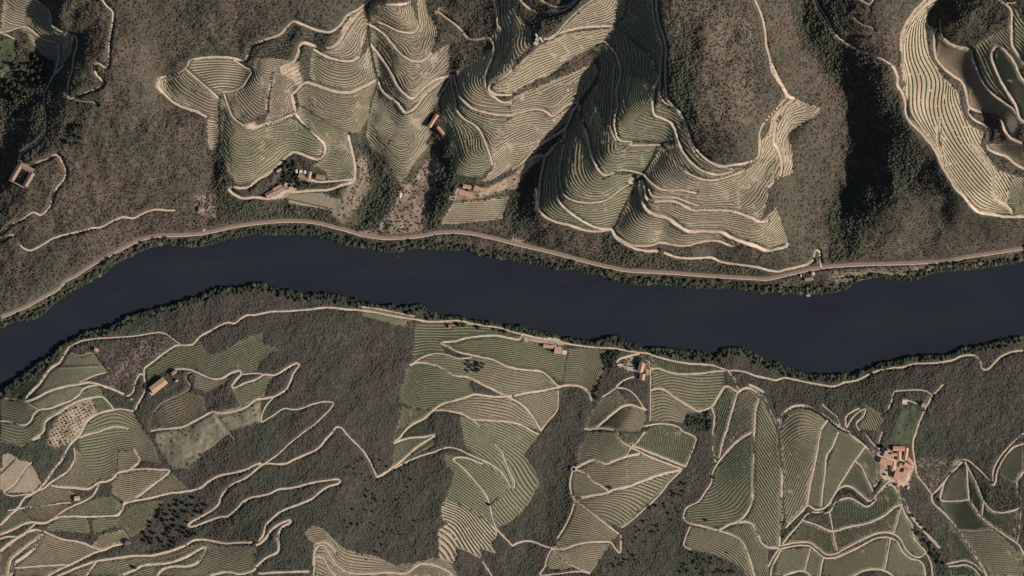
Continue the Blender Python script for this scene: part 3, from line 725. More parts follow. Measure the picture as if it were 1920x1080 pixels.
# vineyards: name | outline | kind | spacing | guides ("z" = rows on the height lines every n metres;
#            "a40" = straight rows at 40 degrees; else v@line;v@line ...) | ground | bank | label
def _pl(s):
    f=s.split('|'); return (f[0],f[1],float(f[2]),f[3],f[4],f[5],f[6])
PLOTS=[_pl(s) for s in """
vineyard|@00 30,0 265,0 365,75 390,180 480,245 545,268 545,400 470,480 440,500 300,400 200,250 150,215 60,235 0,240|3.0|z|soil_olive|bank_tan|terraced vineyard curling round the top left corner hillside
vineyard|@00 1190,590 1290,562 1390,515 1640,735 @10 1640,20 1580,50 1560,-10 @00 1550,880 1450,830 1290,760 1200,690|3.2|z|soil_olive|bank_tan|wedge of terraced vines left of the first gully with pale track along its lower edge
vineyard|@00 1425,460 1550,435 1740,440 1890,535 1820,650 1750,685 1665,690 1640,730 1400,515|4.4|0@00 1430,480 1560,470 1700,470 1850,490;22@00 1500,580 1600,560 1700,560 1800,570;48@00 1610,690 1680,675 1760,690|soil_green|bank_tan|green fan of vine rows under the farm track at the hilltop bend
vineyard|@00 1680,700 1750,685 1820,650 1893,540 1920,440 @01 130,440 260,450 200,510 110,600 85,760 80,850 0,900 @00 1920,900 1850,930 1750,880 1710,790|2.6|z|soil_brown|bank_tan|brown bowl of fine vine rows between the fan and the tree-dotted track
vineyard|@01 140,540 220,560 300,620 270,700 280,830 180,890 60,920 100,840 110,620|2.4|z|soil_brown|bank_tan|narrow brown vineyard right of the tree-dotted track
vineyard|@00 1650,730 1710,790 1750,880 1850,970 @01 0,970 180,915 270,880 340,940 500,1080 @11 515,60 460,110 380,85 290,55 240,80 130,185 0,265 @10 1780,310 1700,200 1650,50|3.0|z|soil_green|bank_olive|large green vineyard wrapped round the spur above the white farmhouses
vineyard|@01 300,850 330,790 440,860 560,930 690,1000 690,1080 @11 700,0 735,130 720,255 540,265 520,200 430,160 500,100 520,20 @01 500,1060 390,950|2.6|z|soil_green|bank_olive|green vineyard right of the spur road, rows bending to the long straight track
vineyard|@01 310,690 380,640 610,705 760,690 910,610 850,860 780,990 700,1000 560,930 420,840 320,770|2.5|z|soil_brown|bank_olive|olive brown vineyard hanging below the pale curved road
vineyard|@01 430,370 540,430 660,465 780,440 855,350 880,500 905,590 830,635 700,690 610,685 430,630 400,570 410,460|3.0|z|soil_green|bank_tan|bowl shaped vineyard of smiling rows above the pale curved road
vineyard|@01 500,365 560,365 610,340 690,200 760,130 840,30 835,180 830,260 780,430 660,455 480,395|3.0|z|soil_olive|bank_tan|upper vineyard of sloping rows just left of the straight gully
vineyard|@01 860,30 960,45 1160,20 1225,200 1130,245 980,190 860,165|2.6|z|soil_olive|bank_tan|topmost vineyard of the central ridge, above the hairpin
vineyard|@01 850,190 960,265 1080,400 1190,465 1260,455 1310,400 1370,260 1350,180 1290,100 1270,0 1210,0 1225,200 1130,250 980,200|2.6|z|soil_olive|bank_tan|curving vineyard below the hairpin with upright rows on its right side
vineyard|@01 860,215 960,275 1130,445 1200,470 1260,460 1455,320 1455,520 1300,620 1190,735 1100,690 1020,560 870,340|2.8|z|soil_olive|bank_tan|broad vineyard of V shaped rows in the middle of the central ridge
vineyard|@01 870,360 930,430 1020,570 1100,700 1190,740 1300,640 1430,580 1260,710 1120,840 1060,770 950,680 915,600 890,450|2.8|z|soil_olive|bank_tan|thin crescent of vines between the two nested roads of the central ridge
vineyard|@01 910,640 950,690 1060,775 1110,850 1180,840 1290,700 1400,610 1360,760 1290,900 1320,1000 1270,1080 @11 1320,-10 1200,130 1090,300 1040,260 960,130 860,20 @01 820,1020 840,880|2.5|z|soil_green|bank_tan|pointed vineyard at the foot of the central ridge ending in a V
vineyard|@01 1500,540 1600,480 1700,420 1785,370 1760,480 1720,600 1740,700 1850,770 1920,780 @02 0,850 @01 1830,860 1650,820 1530,720|3.2|z|soil_olive|bank_tan|steep shaded vineyard of hooked rows right of the road junction
vineyard|@01 1820,0 1920,0 @02 50,130 150,240 150,350 60,430 0,510 @01 1920,520 1850,590 1760,630 1735,660 1725,590 1780,450 1785,340 1750,290 1810,200|3.4|z|soil_olive|bank_tan|shaded vineyard under the small ruin, upper side of the ridge
vineyard|@02 0,530 200,350 400,260 760,215 690,300 640,340 480,420 250,590 20,700 @01 1920,700 1780,700 1750,650 1850,600|3.0|z|soil_tan|bank_tan|sunlit vineyard above the diagonal line of bushes
vineyard|@02 330,270 420,170 620,0 860,0 830,130 760,200 500,215|3.0|z|soil_olive|bank_tan|sunlit vineyard at the top edge right of the ruin
vineyard|@02 0,740 100,690 640,470 640,560 500,770 400,800 300,865 220,820 0,855 @01 1920,860 1850,770|2.9|z|soil_tan|bank_tan|sunlit vineyard below the diagonal line of bushes
vineyard|@02 0,870 150,835 220,835 300,880 500,780 430,900 220,1080 @12 180,20 0,180 @11 1920,170 1770,270 1690,280 1775,190 1750,20 @01 1730,1070 1830,950 1920,890|2.7|z|soil_tan|bank_tan|sunlit vineyard of wavy rows between the zigzag road and the tan cottages
vineyard|@01 1495,620 1530,720 1650,825 1740,855 1900,870 1860,960 1740,1070 1690,1000 1560,890 1490,740|3.0|z|soil_green|bank_tan|sliver of vines between the two roads that fork at the junction
vineyard|@01 1380,730 1460,600 1490,750 1560,890 1690,1000 1720,1080 @11 1740,0 1775,150 1700,240 1600,250 1500,230 1470,100 1470,0 @01 1420,1000 1390,900|3.0|z|soil_green|bank_olive|dark vineyard above the tan cottages, rows looping round the nose
vineyard|@02 870,0 1045,0 1115,330 1105,700 1060,650 1085,600 1010,400 830,240 760,205 840,120|3.4|z|soil_green|bank_olive|shaded vineyard under the double road, top edge
vineyard|@02 690,310 760,215 880,290 1010,400 1085,590 1055,820 1190,930 1210,1060 830,1050 780,990 770,860 790,640 805,500 740,360|3.2|z|soil_green|bank_olive|long shaded vineyard between the two winding roads of the great bowl
vineyard|@02 650,390 700,340 800,500 780,800 775,1000 830,1060 @12 1100,5 980,215 850,195 690,230 590,60 @02 510,800 650,600|3.2|z|soil_green|bank_olive|shaded vineyard below the bush row in the great bowl
vineyard|@02 500,800 570,1080 @12 600,80 690,240 900,225 960,250 820,350 640,440 450,420 370,330 360,200 390,0 @02 390,1080 430,920|3.2|z|soil_green|bank_olive|vineyard of U shaped rows at the heart of the great bowl
vineyard|@02 400,960 395,1075 @12 380,60 360,330 450,430 640,445 830,345 930,310 780,600 745,640 600,655 320,575 205,480 205,350 245,95 320,10|3.2|z|soil_green|bank_olive|outermost vineyard of U shaped rows, ending at the road by the forest
vineyard|@12 990,225 1110,20 1180,80 1290,205 1470,280 1740,205 1850,110 1920,100 @13 80,100 80,230 0,330 @12 1920,400 1860,580 1700,515 1620,495 1350,490 1220,430 1060,430 1000,350|3.0|z|soil_olive|bank_tan|wide vineyard of long wavy rows below the round wooded hill
vineyard|@12 1130,10 1250,0 1290,80 1400,190 1560,235 1750,160 1740,200 1560,265 1470,270 1290,200|3.2|z|soil_olive|bank_olive|narrow crescent vineyard under the bush row of the wooded hill
vineyard|@02 1065,880 1070,780 1120,780 1230,850 1335,1080 @12 1440,120 1640,180 1560,225 1400,185 1260,0 @02 1220,980|3.4|z|soil_green|bank_olive|shaded strip of vines hugging the wooded hill's outer road
vineyard|@12 970,300 1010,420 1060,440 1150,435 1350,500 1620,505 1860,590 @13 60,470 90,560 150,730 0,790 @12 1810,755 1580,660 1320,650 1190,565 1050,520 1000,480|2.8|z|soil_olive|bank_tan|second vineyard from the river on the long sunny slope, ending in ragged terraces
vineyard|@12 950,290 970,400 1050,530 1130,550 1320,660 1580,670 1810,765 1650,760 1500,720 1300,765 1110,740 950,765 860,745 765,640|2.8|z|soil_olive|bank_tan|lowest vineyard of the long sunny slope, nearest the river
vineyard|@03 0,1000 20,880 100,790 130,830 60,950 60,1080 @13 85,100 85,230 0,330 @12 1850,120 1850,10 @02 1850,1080|3.4|z|soil_tan|bank_pale|pale terraces inside the road bend right of the wooded hill
vineyard|@03 200,745 385,810 380,850 150,1000 150,1080 @13 180,0 180,220 90,250 90,100 50,0 @03 60,950 120,830|3.4|z|soil_tan|bank_tan|dull brown fallow plot on the outer point of the wooded hill
vineyard|@03 1270,0 1190,70 1170,200 1200,420 1310,590 1380,650 1420,700 1450,850 1520,950 1610,990 @13 1590,0 1640,100 1720,200 1850,240 1780,430 1820,520 1680,525 1580,510 1460,390 1340,235 1250,70 @03 1190,1050 1060,910 1020,780 1000,550 1000,300 1090,110 1180,0|5.0|0@03 1180,0 1090,90 1020,200 985,300 985,450 1010,560 1020,700 1030,850 1100,950 1200,1060 @13 1250,60 1340,230 1460,390 1560,500 1700,525 1830,520;25@03 1260,0 1130,120 1095,300 1110,450 1180,600 1170,800 1240,1000 1300,1080 @13 1400,150 1560,350 1760,480;50@03 1240,400 1330,600 1320,800 1400,1000 1440,1080 @13 1560,150 1700,330 1800,470;72@03 1400,700 1500,950 1560,1080 @13 1700,170 1790,300 1850,400|soil_pale|bank_pale|long sandy coloured vineyard with bold dark rows, upper right
vineyard|@13 1740,245 1920,250 1920,540 1830,530 1780,430|2.5|z|soil_green|bank_olive|green corner vineyard below the sandy one at the right edge
vineyard|@03 1300,290 1490,380 1620,640 1800,800 1900,900 1850,1050 1740,900 1500,810 1480,680 1390,570 1260,450 1245,240|3.2|a28|soil_brown|bank_tan|brown slope of faint rows between two loops of road, upper right
vineyard|@13 1640,0 1900,0 1920,180 1850,140 1700,65|3.2|a40|soil_brown|bank_tan|small brown plot below the loops of road at the right edge
vineyard|@03 1540,340 1700,250 1810,200 1820,350 1920,500 1920,620 1740,365 1670,400 1700,530 1850,800 1720,710 1620,640|3.6|z|soil_green|bank_olive|dark vineyard outside the long oval of road
vineyard|@03 1700,370 1740,370 1920,640 1920,900 1890,880 1690,500|2.6|a50|soil_green|bank_olive|dark vineyard inside the long oval of road
vineyard|@03 1820,50 1920,180 1920,490 1820,340|3.4|z|soil_green|bank_olive|dark vineyard at the right edge beside the straight road
vineyard|@11 1480,440 1700,420 1900,390 1840,560 1500,600 1380,600|3.4|0@11 1400,500 1900,480;18@11 1380,575 1850,560|soil_tan|soil_tan_n|square planted field below the tan cottages
vineyard|@11 200,370 480,360 630,420 620,500 430,470 250,450|3.2|0@200,400 430,420 640,470;16@230,460 430,480 620,520|soil_olive|bank_olive|small green plot under the long barn by the railway
vineyard|@20 520,485 600,512 690,500 790,640 590,708 370,775 215,830 330,670 440,570|4.2|0@250,770 400,650 560,600 760,590;-18@430,570 560,530 700,520|soil_green|bank_green|green triangle of curved rows above the river at the far left
vineyard|@20 40,800 130,745 280,650 420,545 440,560 330,660 200,810 120,820|4|a38|soil_green|bank_green|slim riverside vineyard outside the pale diagonal road
vineyard|@20 210,855 370,780 560,732 640,760 590,800 450,870 290,910|4|0@230,865 380,800 560,750;12@300,910 450,860 580,800|soil_green|bank_green|lens shaped vineyard between two forking roads, far left
vineyard|@20 300,920 450,880 600,800 700,740 760,760 760,812 680,820 520,875 390,960 335,1010 325,1075 @30 300,40 240,60 160,115 80,90 0,80 @20 0,1010 110,1025 180,1035 225,1005 250,955|4.5|0@20 0,1030 110,1050 200,1060 260,1000 340,940 520,850 700,770;18@20 0,1110 110,1150 200,1140 300,1060 400,980 560,890|soil_green|bank_green|wavy green vineyard at the left edge with a deep dip in its rows
vineyard|@20 0,835 180,860 280,915 240,950 180,1025 60,1000 0,995|4.5|0@20 0,900 100,930 200,960;18@20 0,980 100,1000 180,1010|soil_green|bank_green|small wavy vineyard at the left edge above the wavy road
vineyard|@20 860,920 1000,935 1040,1000 @30 1120,50 1170,130 1190,230 1050,215 1000,130 870,140 870,280 850,330 760,370 660,290 580,120 590,50 @20 610,1075 700,970|4.8|-28@20 660,1010 780,950 900,940 1000,1000;0@20 640,1130 750,1110 880,1090 1000,1090 1100,1140;50@20 650,1350 760,1350 850,1310 900,1270 1000,1250 1170,1270|soil_green|bank_green|rounded deep green hill vineyard below the red roofed barn
vineyard|@30 880,150 1000,140 1040,210 1000,260 880,310|3.6|a2|soil_olive|bank_tan|small square of rows with a bent hedge at its corner
vineyard|@30 840,340 980,290 1260,290 1010,500 930,530 830,450|3.6|a8|soil_tan|bank_tan|tan triangle of rows under the narrow pale roads
vineyard|@30 1270,300 1350,370 1420,440 1270,460 1040,500|3.6|a28|soil_olive|bank_tan|thin tan vineyard right of the zigzag road
vineyard|@30 400,380 500,310 560,180 570,120 650,250 740,350 640,430 450,410|3.4|a22|soil_olive|bank_tan|striped vineyard with a hedge across it beside the deep green hill
vineyard|@30 370,400 520,430 560,470 540,510 300,550 190,560 240,480|3.2|a15|soil_olive|bank_tan|vineyard left of the lone white roofed shed
vineyard|@30 180,580 400,540 560,550 400,640 330,670 220,640|3.2|a16|soil_brown|bank_tan|brown vineyard directly below the lone white roofed shed
vineyard|@30 560,555 700,500 830,480 930,560 870,620 550,630 430,635|3.6|a18|soil_green|bank_green|green vineyard along the tree lined road, lower left
vineyard|@30 940,560 1100,520 1240,520 1240,560 1130,650 1080,730 980,790 940,730 860,715|3.6|a48|soil_olive|bank_tan|vineyard of steep diagonal rows at the edge of the lower left pine wood
vineyard|@30 360,700 450,645 650,645 680,760 480,740 350,740|4|a6|soil_green|bank_green|green vineyard under the tree lined road, left part
vineyard|@30 680,650 880,640 930,590 860,710 700,770|4|a6|soil_green|bank_green|green vineyard under the tree lined road, right part
vineyard|@30 690,850 750,770 930,735 970,800 770,880|3.4|a15|soil_tan|bank_tan|tan vineyard above the shed with the dark roof
vineyard|@30 330,765 480,815 640,845 760,885 540,985 120,1010 200,930|3.8|a-14|soil_olive|bank_tan|large striped vineyard in the lower left, rows dropping to the right
vineyard|@30 110,1025 520,1000 350,1080 90,1080|3.8|a18|soil_olive|bank_tan|bottom left vineyard along the frame edge
vineyard|@30 0,905 170,780 280,745 300,770 250,860 90,950 60,1080 0,1080|2.8|a42|soil_tan|bank_tan|pale finely planted vineyard in the bottom left corner
vineyard|@30 10,180 60,155 170,220 235,230 305,385 240,450 40,460 0,430 0,280 20,250|90|a45|soil_pale|bank_pale|tan field with a diagonal track at the left edge
vineyard|@30 0,700 60,600 160,580 240,670 100,720 0,760|3.8|a28|soil_green|bank_green|small green vineyard between two roads at the left edge
vineyard|@30 440,1080 720,980 1000,940 1200,910 1370,870 1540,820 1620,850 1920,860 @31 0,870 0,1010 @30 1900,1080|4|a16|soil_olive|bank_tan|strip of mixed rows along the bottom edge, left of centre
vineyard|@31 430,1080 430,830 360,760 420,700 500,720 640,860 760,910 900,930 1050,1000 1370,940 1480,1000 1520,1080|4|0@31 470,860 560,870 620,970 760,1010 1000,1020 1150,1020 1330,960;-14@31 450,830 560,800 640,890 760,930 900,950 1060,1000|soil_tan|bank_tan|earth coloured terraces curving along the bottom of the central wood
vineyard|@21 1180,560 1330,500 1520,530 1690,525 1850,580 1920,610 @22 220,640 340,735 0,800 @21 1920,825 1800,770 1700,720 1490,655 1300,568|4.8|0@21 1300,540 1450,540 1560,560 1750,580 1920,620 2070,650 2200,700;28@21 1500,660 1700,680 1920,740 2070,750 2220,750|soil_olive|bank_green|brown green rows right of the small dark copse
vineyard|@21 1140,590 1220,565 1300,575 1490,660 1590,675 1640,790 1480,845 1330,915 1170,900 1060,850 1090,740|4.4|0@21 1110,720 1250,660 1400,650 1600,690;34@21 1070,850 1250,795 1450,790 1630,800|soil_green|bank_green|green vineyard against the straight edge of the central wood
vineyard|@21 1090,900 1330,925 1180,1015 1040,1070 @31 1030,80 1160,45 1340,25 1330,100 1000,285 1030,200 1030,100|4|a30|soil_green|bank_green|green vineyard with hairpin tracks biting into the central wood
vineyard|@21 1330,920 1480,850 1640,805 1920,815 @22 0,850 120,930 210,1070 80,1030 0,1005 @21 1920,1005 1620,980 1560,945|4.2|0@21 1400,880 1600,890 1920,950 1980,990;-14@21 1500,845 1700,830 1920,870 2000,930|soil_olive|bank_tan|striped vineyard below the long thin brown copse
vineyard|@22 0,815 340,750 345,880 230,1060 130,920|3.8|a-24|soil_olive|bank_tan|triangular vineyard of down sloping rows beside the burnt brown gully
vineyard|@22 430,450 700,460 720,560 650,680 640,850 600,870 570,780 520,740 390,730 400,560|3.5|0@22 400,560 520,560 620,620 650,700;30@22 390,700 500,700 580,760 620,840|soil_brown|bank_green|dark square vineyard below the river road with rows turning downhill
vineyard|@21 1520,950 1640,990 1920,1020 @22 60,1040 150,1080 @32 200,20 90,175 150,260 205,370 120,550 0,670 @31 1800,720 1760,560 1900,400 1700,230 1560,100|4|0@31 1560,60 1700,120 1850,250 1920,400;-24@31 1700,20 1850,80 1920,130 2000,190|soil_green|bank_green|large green vineyard with the small cottage, rows falling to the right
vineyard|@31 1420,170 1600,190 1740,240 1900,420 1750,540 1770,650 1790,720 1600,600 1420,510 1440,440 1490,280 1430,250|4.4|a-34|soil_green|bank_green|green vineyard with a long curved track and a lone dark bush
vineyard|@31 1415,510 1560,540 1700,620 1810,740 1800,790 1760,830 1800,910 1680,870 1690,950 1590,900 1500,860 1510,920 1480,985 1370,950 1365,730 1440,690 1385,640 1390,570|4.2|0@31 1420,540 1560,600 1640,700 1720,800 1790,880;22@31 1400,640 1500,680 1600,830 1680,940;45@31 1370,820 1440,880 1490,980|soil_pale|bank_cream|bright sandy terraces with a ragged edge, bottom centre
vineyard|@22 790,760 870,860 800,900 740,950 620,1050 550,1050 570,960 680,820|4|a24|soil_green|bank_green|green vineyard left of the small burnt clearing
vineyard|@22 640,1050 750,960 900,885 1000,920 1010,1000 960,1080 780,1070|3.4|0@22 700,1040 800,990 900,960 1010,1010;-18@22 780,960 900,900 960,900 1020,950|soil_olive|bank_tan|vineyard of narrow fanned rows above the crossroads
vineyard|@32 570,0 780,10 820,80 880,120 840,190 710,235 620,205 480,270 500,130|3.6|0@32 500,130 620,110 720,170 800,180;-25@32 560,20 700,20 780,80 850,130|soil_green|bank_green|green vineyard folding over the ridge left of the crossroads
vineyard|@32 800,20 960,10 910,100 860,100|3|a60|soil_green|bank_tan|tiny vineyard in the fork above the crossroads
vineyard|@32 920,100 1000,0 1100,-50 1180,-55 1280,0 1380,45 1300,260 1060,195|3.4|a96|soil_green|bank_green|smooth green vineyard with straight upright rows right of the crossroads
vineyard|@32 490,280 620,215 710,245 960,170 1260,280 740,430 600,365|3.4|0@32 500,270 600,240 760,260 950,240 1200,280;22@32 620,360 800,340 1000,340|soil_olive|bank_tan|vineyard right of the round reservoir
vineyard|@32 450,300 560,325 710,440 620,470 460,485 440,400|3.4|a-10|soil_green|bank_tan|small green vineyard directly below the round reservoir
vineyard|@32 470,500 720,460 1260,295 1180,390 820,715 690,680|3.4|0@32 500,500 750,510 900,570 950,620;-18@32 740,440 900,420 1060,480 1100,500|soil_olive|bank_tan|large triangular vineyard below the straight diagonal road
vineyard|@32 460,510 690,680 800,770 740,825 560,825 330,870 340,790 440,640|3.8|0@32 440,600 560,650 700,700;22@32 400,720 560,740 750,790|soil_olive|bank_tan|tan vineyard narrowing between two pale tracks, bottom centre
vineyard|@32 300,860 560,830 740,835 700,900 590,1055 380,950|3.6|a-9|soil_tan|bank_tan|pale striped vineyard near the bottom edge beside the turning circle
vineyard|@32 290,880 470,1010 380,1030 240,1010|3.6|a-25|soil_tan|bank_pale|tiny pale terraces at the bottom edge
vineyard|@22 1050,615 1250,650 1600,630 1600,740 1500,880 1410,920 1300,865 1160,770 1050,765|5|0@22 1050,700 1180,660 1400,690 1600,680;34@22 1200,810 1400,840 1530,830|soil_olive|bank_green|broad wavy vineyard below the river road, upper part
vineyard|@22 1045,780 1160,785 1300,880 1400,930 1320,940 1300,1010 1040,1000|5|0@22 1050,830 1150,810 1300,900;28@22 1050,980 1150,940 1300,980|soil_olive|bank_green|wavy vineyard left of the square copse, under the broad one
vineyard|@22 1070,540 1500,590 1590,620 1400,640 1200,635 1060,600|4|a96|meadow|bank_green|narrow green orchard strip along the river road
vineyard|@22 1610,745 1690,790 1610,1080 @32 1605,0 1560,200 1530,200 1515,0 @22 1520,950 1500,895|4|a72|soil_green|bank_green|narrow vineyard of upright rows right of the square copse
vineyard|@22 1700,800 1800,765 1850,820 1820,1080 @32 1810,0 1640,120 1560,200 1610,0|4.2|a55|soil_olive|bank_green|vineyard of leaning rows between two straight tracks
vineyard|@32 1810,0 1810,200 1800,500 1700,670 1550,730 1330,680 1290,640 1310,575 1410,520 1500,370 1540,240 1640,125|4.4|0@32 1400,560 1560,540 1680,420 1800,300;-50@32 1560,250 1700,130 1810,60;20@32 1350,650 1550,630 1700,600 1790,480|soil_green|bank_green|tall green vineyard with a lone round tree in it
vineyard|@32 1340,710 1550,745 1720,815 1820,1080 1760,1080 1700,1000 1500,910 1340,885 1300,830|3.8|0@32 1320,760 1500,800 1700,900 1780,1000;-16@32 1350,710 1550,750 1720,830|soil_olive|bank_green|vineyard above the dark wood at the bottom edge
vineyard|@32 1570,735 1700,685 1810,700 1880,840 1920,870 1920,1080 1830,1080 1760,890|3.6|a-60|soil_green|bank_green|vineyard in the bend left of the long double road
vineyard|@22 1860,840 1900,860 @23 60,1050 @33 85,130 105,400 90,760 80,860 @32 1920,850 1860,780 1810,690 1740,660 1800,530 1820,0 @22 1830,1000|4.6|a-58|soil_olive|bank_green|tall striped vineyard left of the long double road
vineyard|@23 90,1050 160,915 270,890 450,990 390,1080 @33 370,150 295,540 140,700 120,560 120,400 105,200|4.6|0@33 120,350 220,130 350,60;40@33 130,650 250,400 340,200;-45@23 110,1040 250,950 400,1010|soil_tan|bank_green|tan streaked dome vineyard right of the long double road
vineyard|@23 460,995 590,1080 @33 530,0 440,190 400,560 300,540 340,300 400,0|3.2|a-60|soil_green|bank_green|smooth green vineyard next to the streaked dome
vineyard|@33 540,0 600,0 720,105 650,220 520,430 440,560 410,550 430,300|3.2|a-52|soil_green|bank_green|smooth green vineyard left of the great orange roofed farm
vineyard|@33 730,115 830,200 830,340 800,400 740,330 660,215|3|a40|soil_green|bank_green|green plot touching the great orange roofed farm
vineyard|@33 650,230 740,340 780,460 760,515 650,425 590,400 520,440|3|a60|soil_green|bank_green|green plot over the bulge of the tree lined road
vineyard|@33 470,600 520,530 560,510 640,505 740,560 900,410 980,460 1000,540 870,625 750,680 485,740|3|a86|soil_green|bank_green|green vineyard under the tree lined road's bulge
vineyard|@33 140,840 260,670 480,750 510,880 430,920 310,835|3|a78|soil_olive|bank_green|green plot right of the road junction with trees
vineyard|@33 490,750 870,635 1000,570 940,760 840,765 520,890|3|a82|soil_olive|bank_green|long green vineyard above the hedge lined double track
vineyard|@33 1010,560 1090,710 1170,900 1120,940 1000,830 950,760|3|a-60|soil_green|bank_green|narrow green vineyard left of the wooded stream
vineyard|@33 100,880 310,870 420,940 390,1080 320,1070 200,1045 40,1080|3|a10|soil_green|bank_green|green vineyard below the road junction, bottom edge
vineyard|@33 430,945 660,865 900,790 880,1030 720,1035 640,1080 400,1080|3|a-64|soil_olive|bank_green|green vineyard below the hedge lined double track
vineyard|@33 920,800 1000,860 1100,950 1170,1000 1180,1080 940,1080 880,1035|3|a-40|soil_green|bank_green|green vineyard at the bottom edge left of the wooded stream
vineyard|@33 1330,380 1450,230 1500,400 1510,510 1310,505|3|a-50|soil_green|bank_green|green wedge under the tree lined peak of the road, left half
vineyard|@33 1500,280 1620,520 1600,630 1520,510|3|a80|soil_green|bank_green|green wedge under the tree lined peak of the road, right half
vineyard|@33 1300,525 1510,525 1690,725 1430,735 1350,640|3|a35|soil_olive|bank_green|green vineyard above the thin level track, lower right
vineyard|@33 1435,745 1700,735 1920,930 1920,1080 1650,1080|3.4|a4|soil_tan|bank_green|broad olive vineyard in the bottom right corner
vineyard|@33 1630,530 1700,600 1840,595 1890,580 1870,830 1610,640|3|a84|soil_olive|bank_green|green vineyard under the olive grove, lower right
vineyard|@33 1350,660 1580,980 1420,970 1370,980 1340,800|3|a-70|soil_green|bank_green|green triangle between the wooded stream and the straight road
vineyard|@33 1740,250 1850,120 1920,100 1920,300 1870,390 1740,330|3|a50|soil_green|bank_green|green vineyard at the right edge above the olive grove
vineyard|@33 1360,1010 1480,1005 1590,1080 1370,1080|3|a86|soil_green|bank_green|small green vineyard at the bottom edge under the hedge lined hook
vineyard|@23 700,930 740,890 850,950 880,980 830,1080 680,1060|4|a-65|soil_green|bank_tan|small looping terraces left of the long rectangular lawn
vineyard|@20 1450,640 1600,695 1720,660 1700,720 1530,790 1450,740|3.4|a-8|soil_brown|bank_tan|brown terraces right of the red roofed barn
vineyard|@20 1100,1000 1200,870 1400,780 1530,820 1540,920 1400,1020 1130,1060|3.4|0@20 1120,1000 1220,890 1400,830;22@20 1200,1040 1330,980 1500,890|soil_brown|bank_tan|brown terraces wrapped round the knoll below the red roofed barn
vineyard|@20 1540,500 1650,480 1830,380 1920,350 @21 40,330 60,420 180,460 30,540 @20 1920,620 1720,650 1620,680 1480,620|4.2|a24|soil_green|bank_green|green terraces under the round clump of wood
vineyard|@20 1100,690 1095,610 1330,435 1445,430 1500,400 1540,480 1570,540 1500,600 1300,600|4.5|a20|meadow|bank_green|green meadow terraces above the red roofed barn
vineyard|@20 1750,760 1920,700 @21 60,660 130,660 60,810 0,840 @20 1810,890|3|a8|pale_field|bank_green|pale grassy plot in the road loop
vineyard|@21 1185,265 1300,268 1420,262 1530,258 1650,285 1800,315 1920,345 1920,355 1800,345 1700,350 1580,362 1500,388 1430,395 1375,410 1385,440 1420,490 1330,485 1250,505 1170,555|5|0@21 1180,330 1400,335 1600,330 1900,350;26@21 1180,450 1300,430 1400,440 1500,450|meadow|bank_green|bright green grassy vineyard against the wood, under the river road
vineyard|@22 100,400 240,420 240,470 390,500 420,440 395,560 375,700 340,690 240,620 100,600 0,590 @21 1920,590 1800,530 1700,505 1620,490 1500,455 1450,430 1600,395 1800,378 @22 60,400|4|0@21 1600,420 1800,425 1920,440 2100,470 2280,500;28@21 1700,520 1900,540 2050,560 2280,600|meadow|bank_green|garden terraces of vines below the square farmhouse by the river road
vineyard|@21 795,140 900,155 1050,185 1190,212 1170,232 1050,212 900,182 790,165|4|0@21 790,170 900,185 1050,214 1170,233|soil_olive|bank_tan|narrow pale strip of vines between the river road and the river trees
vineyard|@21 790,172 900,190 1050,220 1160,240 1120,260 1105,290 960,255 800,212|4|0@21 790,170 900,188 1050,218 1160,240|soil_olive|bank_tan|narrow strip of vines just below the river road beside the brown plot
vineyard|@11 1500,330 1500,330 1500,330|3|z|soil_tan|bank_tan|none
""".strip().splitlines() if not s.endswith('|none')]
# ---------------------------------------------------------------- relief
x0,x1,y0,y1=-180.0,2100.0,-180.0,1260.0
def build_relief():
    pts=[];vals=[]
    for z,l in CONT:
        q=densify(P(l),11.0)
        pts.append(q); vals.append(np.full(len(q),float(z)))
    for s in SPINE:
        if len(s)==1 and s[0][1]>600: s=[(s[0][0],s[0][1],6+s[0][2]*0.48)]
        if len(s)==1: pts.append(np.array([s[0][:2]])); vals.append(np.array([s[0][2]]))
        else:
            a=np.array(s); q=densify(a[:,:2],11.0,False)
            d=np.r_[0,np.cumsum(np.hypot(*np.diff(a[:,:2],axis=0).T))]
            dq=np.linspace(0,d[-1],len(q)); pts.append(q); vals.append(np.interp(dq,d,a[:,2]))
    for line,z,off in ((RAIL,11.0,0),):
        q=densify(line,20.0); pts.append(q); vals.append(np.full(len(q),z))
    for line,sg in ((NORTH_SHORE,1),(SOUTH_SHORE,-1)):
        q=densify(line,22.0); pts.append(q); vals.append(np.full(len(q),1.5))
    m=0.5*(np.array([0,0]))
    ns=densify(NORTH_SHORE,60.0); ss=densify(SOUTH_SHORE,60.0)
    k=np.linspace(0,1,24)
    mid=[(np.array(ns[int(t*(len(ns)-1))])+np.array(ss[int(t*(len(ss)-1))]))/2 for t in k]
    pts.append(np.array(mid)); vals.append(np.full(len(mid),-7.0))
    pts=np.vstack(pts); vals=np.concatenate(vals)
    # drop near-duplicates
    key=np.round(pts/4.0).astype(int); _,idx=np.unique(key,axis=0,return_index=True)
    pts=pts[idx]; vals=vals[idx]
    model=tps_fit(pts,vals,0.02)
    gx=np.arange(x0-8,x1+9,4.0); gy=np.arange(y0-8,y1+9,4.0)
    GX,GY=np.meshgrid(gx,gy); return gx,gy,tps_eval(model,GX,GY)
gx4,gy4,Z4=build_relief()
def samp(grid,gx,gy,X,Y):
    st=gx[1]-gx[0]; u=np.clip((np.asarray(X)-gx[0])/st,0,len(gx)-1.001); v=np.clip((np.asarray(Y)-gy[0])/st,0,len(gy)-1.001)
    i=u.astype(int); j=v.astype(int); fu=u-i; fv=v-j
    return (grid[j,i]*(1-fu)+grid[j,i+1]*fu)*(1-fv)+(grid[j+1,i]*(1-fu)+grid[j+1,i+1]*fu)*fv
